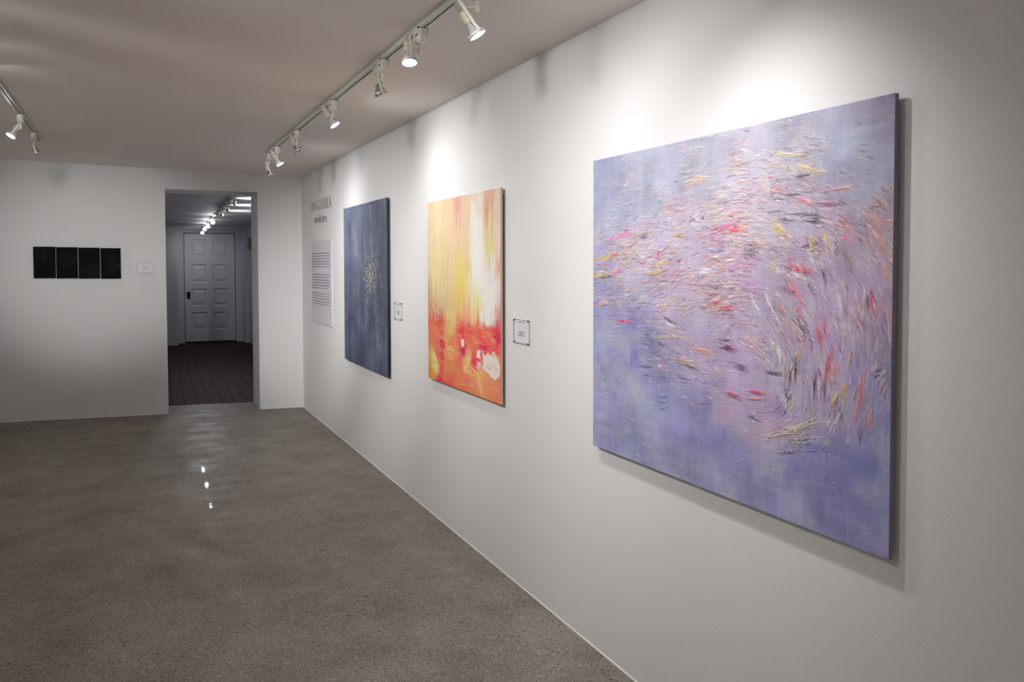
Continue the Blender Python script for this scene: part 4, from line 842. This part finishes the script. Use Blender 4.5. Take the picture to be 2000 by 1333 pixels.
# text panel
def words_line(mb, y0, length, z, h, put_x, rnd, full=1.):
    """a line of small print: short upright pen marks grouped into words"""
    x = 0.
    while x < length*full:
        n = rnd.randint(2, 9)
        for _ in range(n):
            if x > length*full: break
            k = rnd.random(); hh = h*(.6 if k < .68 else 1.); dz = -h*.32 if k > .9 else 0
            mb.box(put_x-.0004, put_x, y0-x-h*.34, y0-x-h*.16, z+dz, z+hh)
            if rnd.random() < .6: mb.box(put_x-.0004, put_x, y0-x-h*.34, y0-x, z+(h*.48 if rnd.random() < .5 else 0), z+(h*.48 if rnd.random() < .5 else 0)+h*.14)
            x += h*.47
        x += h*.36
r = empty('wall_sign', T((0, 8.60, 1.02))); tag(r, 'pale lavender board with three paragraphs of small print beside the slate blue painting', 'sign')
bd = MB().bbox(-.010, -.002, -.500, .485, 0, .846, .001).build('board', M_board, r)
rnd = random.Random(5); fr = [.152+.0323*k for k in range(7)]+[.408+.0323*k for k in range(6)]+[.634+.0323*k for k in range(6)]
for k, f in enumerate(fr):
    mb = MB(); full = .09 if k in (6, 18) else (.92 if k == 12 else 1.)
    words_line(mb, .465, .868, .846*(1-f)-.006, .0145, -.0102, rnd, full); mb.build('text_line', M_ink, r)

def label_card(M, w, h, lab, lines, ink, screws=True):
    """M maps local (u right, out of wall, up) ; built facing -y local"""
    r = empty('wall_label', M); tag(r, lab, 'wall label', 'wall labels in clear holders')
    c = MB().box(.004, w-.004, -.0035, -.0005, .004, h-.004).build('card', M_card, r)
    rnd = random.Random(len(lab)); 
    for (u0, u1, zz, hh) in lines:
        mb = MB(); x = u0*w
        while x < u1*w:
            n = rnd.randint(2, 6)
            for _ in range(n):
                if x > u1*w: break
                mb.box(x, x+hh*.22, -.0042, -.0036, zz*h, zz*h+hh*(1 if rnd.random() < .35 else .65)); x += hh*.5
            x += hh*.4
        mb.build('text_line', ink, r)
    cov = MB().box(0, w, -.0058, -.0044, 0, h).build('clear_cover', M_acr, r)
    e = MB(); t = .0008
    e.box(0, w, -.0060, -.0004, -t, 0); e.box(0, w, -.0060, -.0004, h, h+t); e.box(-t, 0, -.0060, -.0004, 0, h); e.box(w, w+t, -.0060, -.0004, 0, h)
    e.build('cover_edge', M_acr_edge, cov)
    if screws:
        for u, zz in ((.05,.04),(.95,.04),(.05,.96),(.95,.96)):
            MB().lathe([(.0,-.0115),(.0038,-.0108),(.0042,-.009),(.0042,-.0005)], 12, axis='y', o=(u*w, 0, zz*h)).build('screw', M_screw, r)
    return r
RW = lambda y, z: T((0, y, z)) @ Matrix.Rotation(-math.pi/2, 4, 'Z')   # local x -> -Y, local -y -> -X
LN = [(.26,.74,.87,.0045),(.30,.70,.46,.0058),(.34,.66,.385,.0058),(.32,.68,.31,.0058)]
label_card(RW(5.996, 1.2205), .184, .1225, 'small clear-covered label between the slate blue and the yellow painting', LN, M_ink2)
label_card(RW(3.875, 1.2265), .182, .119, 'clear-covered label to the right of the yellow painting, screws at its corners', LN, M_ink2)
label_card(T((-1.708, D, 1.535)), .160, .112, 'label on the end wall to the right of the four black panels', [(.28,.75,.88,.0045),(.32,.78,.58,.006),(.40,.70,.48,.006),(.38,.66,.38,.006)], M_ink2, False)

# ------------------------------------------------------------------ world
w = bpy.data.worlds.new('World'); sc.world = w; w.use_nodes = True
w.node_tree.nodes['Background'].inputs[0].default_value = (.5, .5, .52, 1); w.node_tree.nodes['Background'].inputs[1].default_value = .02

# ----------------------------------------------------------------- camera
f, yaw, pit, rol, sy = 1649.39, .4225, .0358, .0017, -90.2277
cd = bpy.data.cameras.new('camera'); cam = bpy.data.objects.new('camera', cd); COL.objects.link(cam); sc.camera = cam
cd.sensor_fit = 'HORIZONTAL'; cd.sensor_width = 36.; cd.lens = f/2000*36; cd.shift_y = sy/2000; cd.clip_start = .02; cd.clip_end = 100
cy_, sy_ = math.cos(yaw), math.sin(yaw); cp, sp = math.cos(pit), math.sin(pit); cr, sr = math.cos(rol), math.sin(rol)
rv = Vector((cy_, -sy_, 0)); fw = Vector((sy_, cy_, 0)); upv = Vector((0, 0, 1))
vv = fw*sp+upv*cp; zz = fw*cp-upv*sp
X_ = rv*cr-vv*sr; Y_ = rv*sr+vv*cr
Mx = Matrix((X_, Y_, -zz)).transposed().to_4x4(); Mx.translation = Vector((-1.7556, 0, 1.6181)); cam.matrix_world = Mx

vs_ = sc.view_settings; sc.display_settings.display_device = 'sRGB'
vs_.view_transform = 'Standard'; vs_.look = 'None'; vs_.exposure = 1.48; vs_.gamma = 1.; vs_.use_curve_mapping = False
sc.cycles.transparent_max_bounces = 12; sc.cycles.max_bounces = 10; sc.cycles.diffuse_bounces = 6
